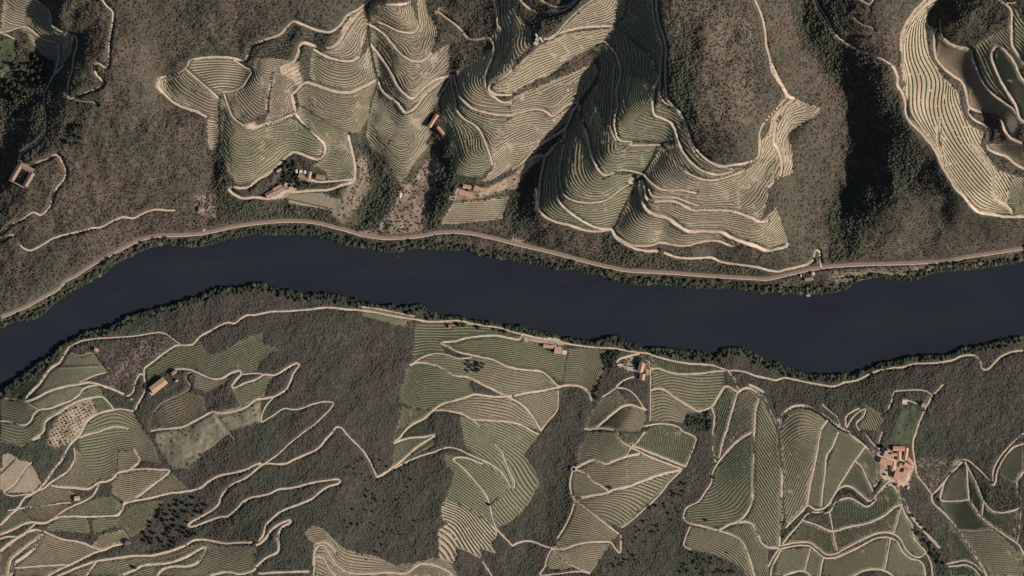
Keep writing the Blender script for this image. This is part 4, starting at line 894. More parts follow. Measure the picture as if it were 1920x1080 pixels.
def blur(a,n=1):
    for _ in range(n):
        b=a.copy(); b[1:-1]=(a[:-2]+2*a[1:-1]+a[2:])/4; a=b.copy(); a[:,1:-1]=(b[:,:-2]+2*b[:,1:-1]+b[:,2:])/4
    return a
Z4=blur(Z4,1)
# the north bank is the steeper one
nb=np.clip((gy4[:,None]*0+1)*(1-(gy4[:,None]-(470+0*gx4[None,:]))/60),0,1)
Z4=Z4*(1+0.0*nb*np.clip(Z4/60,0,1))
STEP=2.0
gx=np.arange(x0,x1+1,STEP); gy=np.arange(y0,y1+1,STEP); GX,GY=np.meshgrid(gx,gy)
Zs=blur(samp(Z4,gx4,gy4,GX,GY),1)          # smooth relief that the rows follow
# river mask
river=NORTH_SHORE+[(2200,NORTH_SHORE[-1][1]-20),(2200,SOUTH_SHORE[-1][1]-20)]+SOUTH_SHORE[::-1]+[(-260,SOUTH_SHORE[0][1]+90),(-260,NORTH_SHORE[0][1]+60)]
inriver=polymask(river,GX,GY).astype(float); rsoft=blur(inriver,3)
Zs=np.where(rsoft>0.5,-2.5,np.maximum(Zs,0.9+2.2*(0.5-rsoft)))
Zs=blur(Zs,1)
# distance to shore (cheap): repeated blur as a proxy for relief noise strength
land=np.clip(1-blur(inriver,12)*2,0,1)
PLOTMASK=np.zeros(GX.shape,np.int16)
for pi,pl in enumerate(PLOTS):
    PLOTMASK[polymask(P(pl[1]),GX,GY)]=pi+1
wild=blur((PLOTMASK==0).astype(float),2)
northw=np.clip((560-GY)/80,0,1)
Z=Zs+(0.5-np.abs(fbm(GX,GY,75,4,9)))*13.0*land*blur(wild,10)*(0.25+0.75*northw)+fbm(GX,GY,38,4,3)*3.4*land*wild+fbm(GX,GY,9,3,5)*0.9*land*wild+fbm(GX,GY,60,3,8)*0.7*land*(1-wild)
# benches cut for the roads: nearest centre-line height
def road_geom():
    out=[]
    for w,l in ROADS:
        w=float(w); q=densify(P(l),2.0); z=samp(Zs,gx,gy,q[:,0],q[:,1])
        n=len(z); k=min(9,n//2*2-1)
        if k>=3: z=np.convolve(np.pad(z,(k//2,k//2),'edge'),np.ones(k)/k,'valid')
        out.append((w,q,np.maximum(z,1.6)))
    q=densify(RAIL,2.0); out.append((8.0,q,np.full(len(q),11.0)+1.2*np.sin(q[:,0]/300)))
    return out
RG=road_geom()
def stamp(Z):
    best=np.full(Z.shape,1e9); zz=Z.copy(); hw=np.zeros(Z.shape)
    for w,q,z in RG:
        R=int((w/2+5)/STEP)+1
        ci=np.round((q[:,0]-x0)/STEP).astype(int); cj=np.round((q[:,1]-y0)/STEP).astype(int)
        for dj in range(-R,R+1):
            for di in range(-R,R+1):
                i=ci+di; j=cj+dj; ok=(i>=0)&(j>=0)&(i<Z.shape[1])&(j<Z.shape[0])
                ii=i[ok]; jj=j[ok]; d=np.maximum(np.hypot(x0+ii*STEP-q[ok,0],y0+jj*STEP-q[ok,1])-w/2,0)
                o=np.argsort(-d,kind='stable'); ii=ii[o]; jj=jj[o]; d=d[o]; zk=z[ok][o]
                b=d<best[jj,ii]
                ii=ii[b]; jj=jj[b]; best[jj,ii]=d[b]; zz[jj,ii]=zk[b]
    wgt=np.clip(1-(best-0.8)/3.6,0,1); wgt=wgt*wgt*(3-2*wgt)
    return Z*(1-wgt)+zz*wgt,best
Z,ROADD=stamp(Z)
def zat(X,Y): return samp(Z,gx,gy,X,Y)
gyy,gxx=np.gradient(blur(Zs,1),STEP)
# ---------------------------------------------------------------- ground sheet
def ground_tint():
    n1=fbm(GX,GY,120,5,11); n2=fbm(GX,GY,30,4,12); n3=fbm(GX,GY,7,3,13)
    brown=np.array([0.094,0.070,0.054]); olive=np.array([0.056,0.057,0.040]); purple=np.array([0.080,0.066,0.055]); dark=np.array([0.064,0.064,0.046])
    t=np.clip(0.5+1.5*n1+0.6*n2,0,1)[...,None]
    C=brown*(1-t*0.8)+olive*t*0.8
    south=np.clip((GY-(560+0.08*(GX-960)))/60,0,1)[...,None]
    t2=np.clip(0.5+1.2*n1+0.6*n2,0,1)[...,None]
    C=C*(1-south)+(purple*(1-t2)+dark*t2)*south
    C=C*(1+0.30*n3[...,None])
    for poly,col in TINTS:
        m=blur(polymask(P(poly),GX,GY).astype(float),2)[...,None]; C=C*(1-m)+np.array(col)*(1+0.3*n2[...,None]+0.25*n3[...,None])*m
    return np.clip(C,0.02,0.8)
TINTS=[("@20 470,920 520,885 680,830 720,940 640,1000 600,1080 @30 560,60 420,130 350,90 370,0",(0.30,0.235,0.165)),
 ("@20 675,870 700,860 730,940 705,948",(0.36,0.25,0.16)),
 ("@20 700,850 780,830 845,915 740,935",(0.11,0.125,0.06)),
 ("@21 1180,260 1300,265 1540,255 1920,345 @22 100,380 300,480 420,470 390,700 350,690 220,625 100,610 0,600 @21 1920,600 1780,540 1690,515 1510,470 1390,410 1420,500 1300,500 1170,560",(0.090,0.100,0.056)),
 ("@23 1010,880 1155,895 1110,1080 @33 1060,90 930,85 @23 945,1080",(0.080,0.092,0.055)),
 ("@23 1040,790 1120,770 1230,805 1180,880 1040,830",(0.11,0.12,0.07)),
 ("@31 1410,160 1480,190 1490,290 1430,250",(0.20,0.18,0.13)),
 ("@12 0,250 60,150 130,110 200,85 240,95 150,170 60,260 40,330 0,350",(0.34,0.25,0.18)),
 ("@11 1920,230 1920,330 1700,400 1500,420 1480,380 1700,350",(0.25,0.19,0.13)),
 ("@11 760,700 740,600 900,560 1240,520 1260,660 900,680",(0.20,0.155,0.115)),
 ("@10 1450,380 1600,380 1620,560 1480,520",(0.17,0.13,0.10)),
 ("@02 1180,0 1500,0 1800,200 1820,900 1500,1080 1400,900 1200,200",(0.112,0.087,0.064)),
 ("@01 180,520 260,500 320,470 350,620 300,640 220,640",(0.36,0.28,0.20)),
 ("@20 1400,1040 1590,940 1920,860 @21 40,840 40,1000 @30 1720,0 1640,60 1400,280 1280,270 1180,100 1160,20",(0.20,0.178,0.122)),
 ("@01 620,330 660,200 730,120 770,130 700,190 640,300",(0.35,0.27,0.19)),
 ("@01 1320,60 1420,60 1420,110 1350,120",(0.25,0.19,0.13)),
 ("@00 0,310 110,290 130,400 0,640",(0.085,0.10,0.055)),
 ("@00 1180,590 1210,600 1210,690 1170,660",(0.42,0.32,0.23)),
 ("@00 1830,940 1920,900 1920,975 1850,985",(0.45,0.34,0.25)),
 ("@11 210,330 300,290 300,360 180,410 80,415 200,380",(0.36,0.27,0.20)),
 ("@11 290,250 420,260 420,290 330,290",(0.35,0.26,0.19)),
 ("@22 60,360 400,410 380,440 100,400",(0.40,0.32,0.24)),
 ("@22 770,580 870,510 970,490 1070,510 1060,640 940,650 860,620",(0.28,0.22,0.165)),
 ("@33 820,150 900,130 1060,190 1100,260 1050,420 960,400 900,370 850,360 840,230",(0.40,0.30,0.225)),
 ("@12 0,740 0,690 80,720 150,760 40,760",(0.25,0.19,0.14)),
 ("@11 900,430 1060,400 1080,260 1160,300 1330,60 1380,160 1290,500 1240,640 900,640",(0.21,0.16,0.12)),
 ("@11 740,130 830,80 860,300 780,440 660,600 560,520 640,440",(0.19,0.15,0.11)),
 ("@33 1100,200 1450,200 1230,460 1120,330",(0.16,0.14,0.095)),
 ("@13 480,960 1900,870 1900,900 1000,1000 700,1040 500,1040",(0.175,0.14,0.105)),
 ("@20 500,460 1200,350 1330,410 1080,560 1000,740 800,760 800,560 700,490",(0.155,0.11,0.088)),
 ("@21 1920,400 1700,380 1720,440 1900,500 @22 100,520 180,500",(0.13,0.11,0.085)),
 ("@22 800,850 920,850 930,900 830,890",(0.15,0.11,0.09)),
 ("@21 1125,255 1165,245 1160,300 1110,290",(0.17,0.115,0.085))]
tint=ground_tint()
ny,nx=GX.shape
cellmask=np.ones((ny-1,nx-1),bool)
V=np.c_[GX.ravel()-960,540-GY.ravel(),Z.ravel()]
idx=np.arange(ny*nx).reshape(ny,nx)
Fall=np.c_[idx[:-1,:-1].ravel(),idx[1:,:-1].ravel(),idx[1:,1:].ravel(),idx[:-1,1:].ravel()]
# outer skirt of coarse land out to the horizon of the survey
rows_v=[V]; base=len(V); ring=np.r_[idx[0,:],idx[1:,-1],idx[-1,-2::-1],idx[-2:0:-1,0]]
cur=ring; faces=[]
rp=V[ring]; cen=np.array([0.0,0.0])
tints=[tint.reshape(-1,3)]
NR=34
for k in range(NR):
    sc=1.0+3.2*((k+1)/NR)**2.2; X_=rp[:,0]*sc; Y_=rp[:,1]*sc; a_=min(1,(sc-1)*3)
    hz=110+fbm(X_+4000,Y_+4000,420,5,21)*130+fbm(X_+4000,Y_+4000,90,3,22)*22
    wet=np.clip((14-rp[:,2])/14,0,1)
    zz=rp[:,2]*(1-a_)+hz*a_; zz=np.where(rp[:,2]<0,-2.5,np.maximum(zz,1)*(1-wet*a_)+wet*a_*2)
    rows_v.append(np.c_[X_,Y_,zz]); new=np.arange(base,base+len(rp)); base+=len(rp)
    u=np.clip(0.5+fbm(X_+4000,Y_+4000,120,5,11)+0.5*fbm(X_+4000,Y_+4000,14,3,12),0,1)[:,None]
    c_=(np.array([0.098,0.071,0.053])*(1-u)+np.array([0.058,0.058,0.040])*u)*(1+0.3*fbm(X_+4000,Y_+4000,9,3,13)[:,None])
    tints.append(tint.reshape(-1,3)[ring]*(1-a_)+c_*a_)
    faces.append(np.c_[cur,new,np.roll(new,-1),np.roll(cur,-1)]); cur=new
Vg=np.vstack(rows_v); Fg=np.vstack([Fall]+faces)
tc=np.vstack(tints); tc=np.c_[tc,np.ones(len(tc))]
g=link('ground',np_mesh('ground',Vg,Fg,smooth=True,attrs={'tint':('FLOAT_COLOR',tc)}),M['ground']); tag(g,'rugged scrub covered hillsides on both banks of the river','ground',kind='structure')
# water
def sheet(name,pts,z,mt):
    me=bpy.data.meshes.new(name); vs=[(*W2(p),z) for p in pts]; me.from_pydata(vs,[],[list(range(len(vs)))]); return link(name,me,mt)
wv=[(-1300,-200,0),(1300,-200,0),(1300,500,0),(-1300,500,0)]
me=bpy.data.meshes.new('river'); me.from_pydata([(-4700,-900,0),(4700,-900,0),(4700,900,0),(-4700,900,0)],[],[(0,1,2,3)])
o=link('river',me,M['water']); tag(o,'wide dark slate coloured river bending between the two banks','river',kind='structure')

# ---------------------------------------------------------------- roads
def ribbon(q,z,w,off,jit=0.6,seed=0):
    n=len(q); t=np.gradient(q,axis=0); t/=np.maximum(np.hypot(t[:,0],t[:,1])[:,None],1e-6); nn=np.c_[-t[:,1],t[:,0]]
    s=np.arange(n)*2.0
    wl=w/2*(1+jit*fbm(s,s*0+seed*7.1,9,3,seed%50+1)); wr=w/2*(1+jit*fbm(s,s*0+seed*3.3+50,9,3,seed%50+2))
    L=q+nn*wl[:,None]; R=q-nn*wr[:,None]
    Lo=q+nn*(wl+0.7)[:,None]; Ro=q-nn*(wr+0.7)[:,None]
    V=[];
    for pp,dz in ((Lo,-1.2),(L,0),(q,0.05),(R,0),(Ro,-1.2)):
        V.append(np.c_[pp[:,0]-960,540-pp[:,1],z+off+dz])
    V=np.stack(V,1).reshape(-1,3); i=np.arange(n-1)*5; F=[]
    for k in range(4): F.append(np.c_[i+k,i+k+1,i+5+k+1,i+5+k])
    return V,np.vstack(F)
for ri,(w,q,z) in enumerate(RG[:-1]):
    v,f=ribbon(q,z,w*0.72,0.16+0.006*(ri%24),seed=ri)
    faint=w<=2.6
    o=link('dirt_road' if not faint else 'dirt_track',np_mesh('dirt_road',v,f),M['track'] if faint else M['dirt'])
    tag(o,None,'road',kind='structure')
w,q,z=RG[-1]
v,f=ribbon(q,z,6.6,0.2,jit=0.2,seed=3); o=link('railway_bed',np_mesh('railway_bed',v,f),M['ballast']); tag(o,None,'railway',kind='structure')
for s_ in (-0.8,0.8):
    t=np.gradient(q,axis=0); t/=np.hypot(t[:,0],t[:,1])[:,None]; nn=np.c_[-t[:,1],t[:,0]]
    v,f=ribbon(q+nn*s_,z,0.22,0.42,jit=0.0,seed=5); o=link('rail',np_mesh('rail',v,f),M['rail_steel']); tag(o,None,'railway',kind='structure')
t=np.gradient(q,axis=0); t/=np.hypot(t[:,0],t[:,1])[:,None]; nn=np.c_[-t[:,1],t[:,0]]
v,f=ribbon(q+nn*2.9,z,1.3,0.24,jit=0.5,seed=9); o=link('service_path',np_mesh('service_path',v,f),M['dirt']); tag(o,None,'path',kind='structure')

for k_,l_ in enumerate(("@10 1030,1040 1150,930 1300,915 1500,900 1700,880 1900,850 @11 200,800 370,830","@11 520,870 640,890 800,950 1000,955 1180,975","@10 1040,1060 1010,1080 @20 850,60 820,100 640,150","@12 300,1010 600,1060 @22 900,20 1200,60")):
    q=densify(P(l_),2.0); q=q+np.c_[fbm(q[:,0],q[:,1],18,3,91),fbm(q[:,0],q[:,1],18,3,92)]*5
    v,f=ribbon(q,np.full(len(q),0.03),1.1,0.01,jit=1.6,seed=k_+3); keep=(fbm(q[:-1,0],q[:-1,1],12,3,95)>0.0); f=f.reshape(4,-1,4)[1:3][:,keep].reshape(-1,4)
    o=link('foam_streak',np_mesh('foam_streak',v,f),M['foam']); tag(o,'thin broken line of foam drifting on the river','foam',kind='stuff')
# ---------------------------------------------------------------- vineyards
def iso_segments(F,X,Y,mask):
    """segments of every whole-number level of F on a grid; returns (n,2,2) points"""
    out=[]
    a=F[:-1,:-1];b=F[:-1,1:];c=F[1:,1:];d=F[1:,:-1]
    pa=np.stack([X[:-1,:-1],Y[:-1,:-1]],-1);pb=np.stack([X[:-1,1:],Y[:-1,1:]],-1);pc=np.stack([X[1:,1:],Y[1:,1:]],-1);pd=np.stack([X[1:,:-1],Y[1:,:-1]],-1)
    cm=mask[:-1,:-1]&mask[:-1,1:]&mask[1:,1:]&mask[1:,:-1]
    for (f1,f2,f3,p1,p2,p3) in ((a,b,c,pa,pb,pc),(a,c,d,pa,pc,pd)):
        f=np.stack([f1[cm],f2[cm],f3[cm]],-1); p=np.stack([p1[cm],p2[cm],p3[cm]],1)
        if len(f)==0: continue
        o=np.argsort(f,1); f=np.take_along_axis(f,o,1); p=np.take_along_axis(p,o[:,:,None],1)
        lo=np.ceil(f[:,0])
        for j in range(3):
            lv=lo+j; ok=(lv<f[:,2])&(lv>f[:,0])
            if not ok.any(): continue
            ff=f[ok];pp=p[ok];l=lv[ok]
            t=((l-ff[:,0])/(ff[:,2]-ff[:,0]+1e-9))[:,None]; e1=pp[:,0]+(pp[:,2]-pp[:,0])*t
            up=l>ff[:,1]
            t2=np.where(up,(l-ff[:,1])/(ff[:,2]-ff[:,1]+1e-9),(l-ff[:,0])/(ff[:,1]-ff[:,0]+1e-9))[:,None]
            e2=np.where(up[:,None],pp[:,1]+(pp[:,2]-pp[:,1])*t2,pp[:,0]+(pp[:,1]-pp[:,0])*t2)
            out.append(np.stack([e1,e2],1))
    return np.concatenate(out) if out else np.zeros((0,2,2))
GMAG=np.hypot(gxx,gyy)+1e-6
def field_for(pl,X,Y):
    g=pl[3]; sp=pl[2]
    if g=='z':
        f=samp(Zs,gx,gy,X,Y)+1.1*fbm(X,Y,55,3,4); return f/sp
    if g[0]=='a':
        a=math.radians(float(g[1:])); nxv,nyv=math.sin(a),math.cos(a)      # rows run along (cos a,-sin a) on the sheet
        return (X*nxv+Y*nyv+2.0*fbm(X,Y,90,2,4))/sp
    pts=[];vals=[]
    for s in g.split(';'):
        v,l=s.split('@',1); q=densify(P('@'+l),12.0); pts.append(q); vals.append(np.full(len(q),float(v)))
    m=tps_fit(np.vstack(pts),np.concatenate(vals),0.01); return tps_eval(m,X,Y)/sp
def ribbons(seg,nrm,prof,zbase,cap=False):
    """extrude a cross-section (offset along nrm, height) along each segment. seg (n,2,2) nrm (n,2,2)"""
    n=len(seg); k=len(prof)
    V=np.empty((n,2,k,3),np.float32)
    for e in range(2):
        for i,(d,h) in enumerate(prof):
            dd=d if np.isscalar(d) else d[:,e]; hh=h if np.isscalar(h) else h[:,e]
            px=seg[:,e,0]+nrm[:,e,0]*dd; py=seg[:,e,1]+nrm[:,e,1]*dd
            V[:,e,i,0]=px-960; V[:,e,i,1]=540-py; V[:,e,i,2]=zbase[:,e]+hh
    b=(np.arange(n)*2*k)[:,None]; F=[]
    for i in range(k-1): F.append(np.c_[b+i,b+i+1,b+k+i+1,b+k+i])
    return V.reshape(-1,3),np.vstack(F) if F else np.zeros((0,4),int)
taken=np.zeros(GX.shape,bool)
nrow=0
for pi,(nm,poly,sp,guide,soil,bank,label) in enumerate(PLOTS):
    pp=densify(P(poly),3.0,False)
    if len(pp)<4: continue
    bx0,by0=pp.min(0)-4; bx1,by1=pp.max(0)+4
    bx0=max(bx0,-40);bx1=min(bx1,1960);by0=max(by0,-40);by1=min(by1,1120)
    i0,i1=np.searchsorted(gx,[bx0,bx1]); j0,j1=np.searchsorted(gy,[by0,by1])
    Xs=GX[j0:j1,i0:i1];Ys=GY[j0:j1,i0:i1]
    cx=(Xs[:-1,:-1]+1);cy=(Ys[:-1,:-1]+1)
    jag=1.6
    inside=polymask(P(poly),cx+jag*fbm(cx,cy,7,2,61),cy+jag*fbm(cx,cy,7,2,62))&~taken[j0:j1,i0:i1][:-1,:-1]&(ROADD[j0:j1,i0:i1][:-1,:-1]>0.1)
    taken[j0:j1-1,i0:i1-1]|=inside
    if inside.sum()<20: continue
    root=bpy.data.objects.new(nm,None); COLL.objects.link(root); root.empty_display_size=1
    c0=pp.mean(0); root.location=(c0[0]-960,540-c0[1],float(zat(c0[0],c0[1]))); tag(root,label,'vineyard','terraced vineyards on the valley slopes')
    off=np.array(root.location)
    if cy.mean()<520: soil=soil+'_n' if soil+'_n' in M else soil; bank=bank+'_n' if bank+'_n' in M else bank
    else:
        vr=(pi*7)%3
        if soil+'_v%d'%vr in M: soil=soil+'_v%d'%vr
    # soil patch
    jj,ii=np.nonzero(inside); jj+=j0; ii+=i0
    q4=np.stack([idx[jj,ii],idx[jj+1,ii],idx[jj+1,ii+1],idx[jj,ii+1]],1)
    u,inv=np.unique(q4,return_inverse=True); vv=V[u].copy(); vv[:,2]+=0.10
    link('soil',np_mesh('soil',vv-off,inv.reshape(-1,4),smooth=True),M[soil],root)
    # rows
    S=2.6
    rx=np.arange(bx0,bx1+S,S);ry=np.arange(by0,by1+S,S);RX,RY=np.meshgrid(rx,ry)
    Ff=field_for(PLOTS[pi],RX,RY)
    okm=polymask(P(poly),RX,RY)&(samp(ROADD,gx,gy,RX,RY)>1.2)
    zr=samp(Zs,gx,gy,RX,RY)
    if guide=='z':      # terraces start and stop on the slope so that they stay about the same distance apart
        tgt=4.35*sp/3.0; gm=np.maximum(blur(samp(GMAG,gx,gy,RX,RY),14),0.03); segs=[]
        fine=tgt*0.05; lev=np.round(np.log2(gm*tgt/fine)).clip(0,6)
        for o_ in np.unique(lev):
            d_=fine*2.0**o_; mk=blur((lev==o_).astype(float),1)>0.35
            segs.append(iso_segments(Ff*sp/d_,RX,RY,okm&mk))
        seg=np.concatenate(segs); Ff=Ff*sp
    else: seg=iso_segments(Ff,RX,RY,okm)
    if len(seg)==0: continue
    L=np.hypot(*(seg[:,1]-seg[:,0]).T); mid=seg.mean(1)
    keepm=np.ones(len(seg),bool)
    gaps=fbm(mid[:,0],mid[:,1],14,3,71)
    dens=0.42 if guide=='z' else 0.55
    keepm&=(L>0.15)
    keepv=keepm&(gaps<dens)&(hash2(mid[:,0],mid[:,1],3)>0.01)
    fy,fx=np.gradient(Ff,S)
    def nrm_at(p):
        a=samp(fx,rx,ry,p[...,0],p[...,1]); b=samp(fy,rx,ry,p[...,0],p[...,1]); m=np.hypot(a,b)+1e-9
        return np.stack([-a/m,-b/m],-1),1.0/m         # downhill side when the field is height; local spacing in metres
    nr,spc=nrm_at(seg)
    zb=zat(seg[...,0],seg[...,1]).reshape(seg.shape[:2])
    sl=samp(GMAG,gx,gy,seg[...,0],seg[...,1])
    if guide=='z': spc=np.full(spc.shape,tgt)
    spc=np.clip(spc,2.5,9)
    ter=(guide=='z')
    if ter:
        gr=np.clip(sl,0.05,0.8); tw=np.clip(0.36*spc,0.9,2.3)         # bench width out from the slope
        tw=tw*(0.8+0.5*fbm(seg[...,0],seg[...,1],25,3,81))
        h0=0.10
        s2=seg[keepm]; n2=nr[keepm]; z2=zb[keepm]; g2=gr[keepm]; t2=tw[keepm]
        lift=0.25*g2*t2+h0
        prof=[(-t2*0.6,lift+0.04+0.18*g2*t2),(t2*0.55,lift-0.34*g2*t2),(t2*0.55+0.45,-g2*(t2*0.55+0.45)-0.15)]
        v,f=ribbons(s2,n2,prof,z2)
        tag(link('terrace_banks',np_mesh('terrace_banks',v-off,f),M[bank],root),kind='stuff')
        s3=seg[keepv]; n3=nr[keepv]; z3=zb[keepv]; g3=gr[keepv]; t3=tw[keepv]; l3=0.25*g3*t3+h0
        hs=(0.9+0.5*hash2(s3[...,0],s3[...,1],1)); wd=np.clip(0.145*spc[keepv],0.4,0.95)*(0.8+0.4*hash2(s3[...,0],s3[...,1],2))
        o3=t3*0.55+0.9
        zz=-g3*o3
        prof=[(o3-wd-0.15,zz-0.1),(o3-wd,zz+hs),(o3+wd*0.8,zz+hs*0.9),(o3+wd+0.15,zz-0.6)]
        v,f=ribbons(s3,n3,prof,z3)
        tag(link('vine_rows',np_mesh('vine_rows',v-off,f),M['vine'],root),kind='stuff')
    else:
        s3=seg[keepv]; n3=nr[keepv]; z3=zb[keepv]
        hs=(0.7+0.5*hash2(s3[...,0],s3[...,1],1)); wd=np.clip((0.21 if 'sandy' in label else 0.10)*spc[keepv],0.3,1.1)*(0.8+0.4*hash2(s3[...,0],s3[...,1],2))
        prof=[(-wd-0.1,-0.3),(-wd,hs),(wd,hs),(wd+0.1,-0.3)]
        v,f=ribbons(s3,n3,prof,z3)
        tag(link('vine_rows',np_mesh('vine_rows',v-off,f),M['vine'],root),kind='stuff')
        s2=seg[keepm&(fbm(mid[:,0],mid[:,1],9,2,77)<0.8)]
        if len(s2):
            n2,sp2=nrm_at(s2); z2=zat(s2[...,0],s2[...,1]).reshape(s2.shape[:2]); sp2=np.clip(sp2,2.5,9)
            a=sp2*0.30; b=sp2*0.30+np.clip(sp2*0.28,0.5,1.6)
            za=samp(Z,gx,gy,s2[...,0]+n2[...,0]*a,s2[...,1]+n2[...,1]*a)-z2; zc=samp(Z,gx,gy,s2[...,0]+n2[...,0]*b,s2[...,1]+n2[...,1]*b)-z2
            v,f=ribbons(s2,n2,[(a,za+0.10),((a+b)/2,(za+zc)/2+0.34),(b,zc+0.10)],z2)
            tag(link('grass_strips',np_mesh('grass_strips',v-off,f),M[bank],root),kind='stuff')
    nrow+=len(seg)
print('row segments',nrow)
# abandoned terraces under the scrub
rx=np.arange(-20,1941,3.0);ry=np.arange(-20,560,3.0);RX,RY=np.meshgrid(rx,ry)
zz_=samp(Zs,gx,gy,RX,RY)+1.6*fbm(RX,RY,30,3,14)
okm=(samp((PLOTMASK==0).astype(float),gx,gy,RX,RY)>0.9)&(samp(ROADD,gx,gy,RX,RY)>2)&(zz_>16)&(fbm(RX,RY,80,3,15)>-0.12)
seg=iso_segments(zz_/4.2,RX,RY,okm); mid=seg.mean(1); seg=seg[fbm(mid[:,0],mid[:,1],12,3,16)>-0.05]
a_=samp(gxx,gx,gy,seg[...,0],seg[...,1]);b_=samp(gyy,gx,gy,seg[...,0],seg[...,1]);m_=np.hypot(a_,b_)+1e-6; nr=np.stack([-a_/m_,-b_/m_],-1)
v,f=ribbons(seg,nr,[(-0.5,0.35),(0.7,0.45),(1.0,-0.5)],zat(seg[...,0],seg[...,1]).reshape(seg.shape[:2]))
o=link('old_terrace_banks',np_mesh('old_terrace_banks',v,f),M['old_bank']); tag(o,'faint banks of abandoned terraces under the scrub','terrace bank',kind='stuff')
# ---------------------------------------------------------------- buildings
def rmat(n,c,v=None): M[n]=mat(n,c,noise=0.13,scale=0.9,var=v,rough=0.85)
rmat('roof_orange',(0.50,0.25,0.155),(0.45,0.28,0.19)); rmat('roof_terracotta',(0.46,0.265,0.175),(0.40,0.25,0.17)); rmat('roof_brown',(0.30,0.19,0.145),(0.24,0.165,0.13))
rmat('roof_dark',(0.13,0.11,0.11)); rmat('roof_pale',(0.42,0.34,0.27)); rmat('wall_white',(0.50,0.44,0.37)); rmat('wall_stone',(0.36,0.29,0.22),(0.28,0.22,0.17))
rmat('paving',(0.52,0.43,0.34),(0.44,0.36,0.28)); rmat('wood',(0.14,0.09,0.06)); rmat('pane',(0.04,0.05,0.06)); rmat('float_orange',(0.7,0.20,0.05))
def mesh_from(name,vs,fs,mt,parent=None):
    me=bpy.data.meshes.new(name); me.from_pydata(vs,[],fs); me.update(); return link(name,me,mt,parent)
def boxv(cx,cy,cz,sx,sy,sz):
    v=[(cx+a*sx/2,cy+b*sy/2,cz+c*sz/2) for a in(-1,1) for b in(-1,1) for c in(-1,1)]
    f=[(0,1,3,2),(4,6,7,5),(0,4,5,1),(2,3,7,6),(0,2,6,4),(1,5,7,3)]; return v,f
def boxes(name,bs,mt,parent=None):
    V=[];F=[]
    for b in bs:
        v,f=boxv(*b); n=len(V); V+=v; F+=[tuple(i+n for i in q) for q in f]
    return mesh_from(name,V,F,mt,parent)
GROUPS_SEEN={}
def base_at(x,y,L,Wd,a):
    ca,sa=math.cos(a),math.sin(a); xs=[];ys=[]
    for u in(-.5,0,.5):
        for w in(-.5,0,.5): xs.append(x+ca*u*L+sa*w*Wd); ys.append(y-sa*u*L+ca*w*Wd)
    z=zat(np.array(xs),np.array(ys)); return float(z.max()*0.75+z.mean()*0.25),float(z.min())
def house(name,label,cat,x,y,L,Wd,ang,hw=3.2,rise=None,roof='roof_terracotta',wall='wall_white',chim=True,group=None,flat=False,wins=True):
    a=math.radians(ang); z0,zm=base_at(x,y,L,Wd,a); z0+=0.3
    e=bpy.data.objects.new(name,None); COLL.objects.link(e); e.location=(x-960,540-y,z0); e.rotation_euler=(0,0,a); e.empty_display_size=1
    tag(e,label,cat,group)
    dn=z0-zm+1.0; t=0.4
    boxes('wall',[(0,Wd/2-t/2,(hw-dn)/2,L,t,hw+dn),(0,-Wd/2+t/2,(hw-dn)/2,L,t,hw+dn)],M[wall],e)
    if rise is None: rise=Wd*0.22
    h=L/2;w=Wd/2
    if flat:
        boxes('roof',[(0,0,hw+0.2,L+0.3,Wd+0.3,0.4)],M[roof],e)
        boxes('end_wall',[(h-t/2,0,(hw-dn)/2-.01,t,Wd-2*t,hw+dn-.02),(-h+t/2,0,(hw-dn)/2-.01,t,Wd-2*t,hw+dn-.02)],M[wall],e)
    else:
        for s in(-1,1):
            xo=s*h; xi=s*(h-t); vs=[]
            for xx in(xo,xi): vs+=[(xx,-w+t,-dn),(xx,w-t,-dn),(xx,w-t,hw+rise*t/w),(xx,0,hw+rise),(xx,-w+t,hw+rise*t/w)]
            mesh_from('gable',vs,[(0,1,2,3,4),(9,8,7,6,5),(0,5,6,1),(1,6,7,2),(2,7,8,3),(3,8,9,4),(4,9,5,0)],M[wall],e)
        ov=0.45; th=0.25; k=rise/w; eo=w+ov; ez=hw-k*ov
        vs=[]
        for xx in(-h-ov,h+ov): vs+=[(xx,-eo,ez+.02),(xx,0,hw+rise+.02),(xx,eo,ez+.02),(xx,eo,ez+th),(xx,0,hw+rise+th),(xx,-eo,ez+th)]
        r=mesh_from('roof',vs,[(0,1,2,3,4,5),(11,10,9,8,7,6),(5,4,10,11),(4,3,9,10),(0,6,7,1),(1,7,8,2),(3,2,8,9),(0,5,11,6)],M[roof],e)
        if chim:
            boxes('chimney',[(L*0.22,-w*0.35,hw+rise*0.9,0.9,0.9,rise*0.5+2.0)],M['wall_white'],r)
            boxes('roof_ridge',[(0,0,hw+rise+th,L,0.5,0.3)],M['roof_terracotta'],r)
    if wins:
        d=boxes('door',[(0,-w-0.03,1.05,1.1,0.1,2.1)],M['wood'],e)
        n=max(1,int(L/4.5))
        for i in range(n):
            xx=-h+(i+0.5)*L/n
            if abs(xx)<1.2: xx+=1.6
            if abs(xx)<h-0.8: boxes('window',[(xx,-w-0.03,1.7,0.9,0.09,1.1)],M['pane'],e)
        for i in range(n):
            xx=-h+(i+0.5)*L/n; boxes('window',[(xx,w+0.03,1.7,0.9,0.09,1.1)],M['pane'],e)
    HOUSES.append((x,y,L,Wd,a)); return e
def slab(name,label,cat,x,y,L,Wd,ang,mt='paving',up=0.35,kind=None):
    a=math.radians(ang); z0,zm=base_at(x,y,L,Wd,a)
    o=boxes(name,[(0,0,(up-(z0-zm)-1)/2,L,Wd,up+(z0-zm)+1)],M[mt]); o.location=(x-960,540-y,z0); o.rotation_euler=(0,0,a)
    tag(o,label,cat,kind=kind); HOUSES.append((x,y,L,Wd,a)); return o
HOUSES=[]
H=house
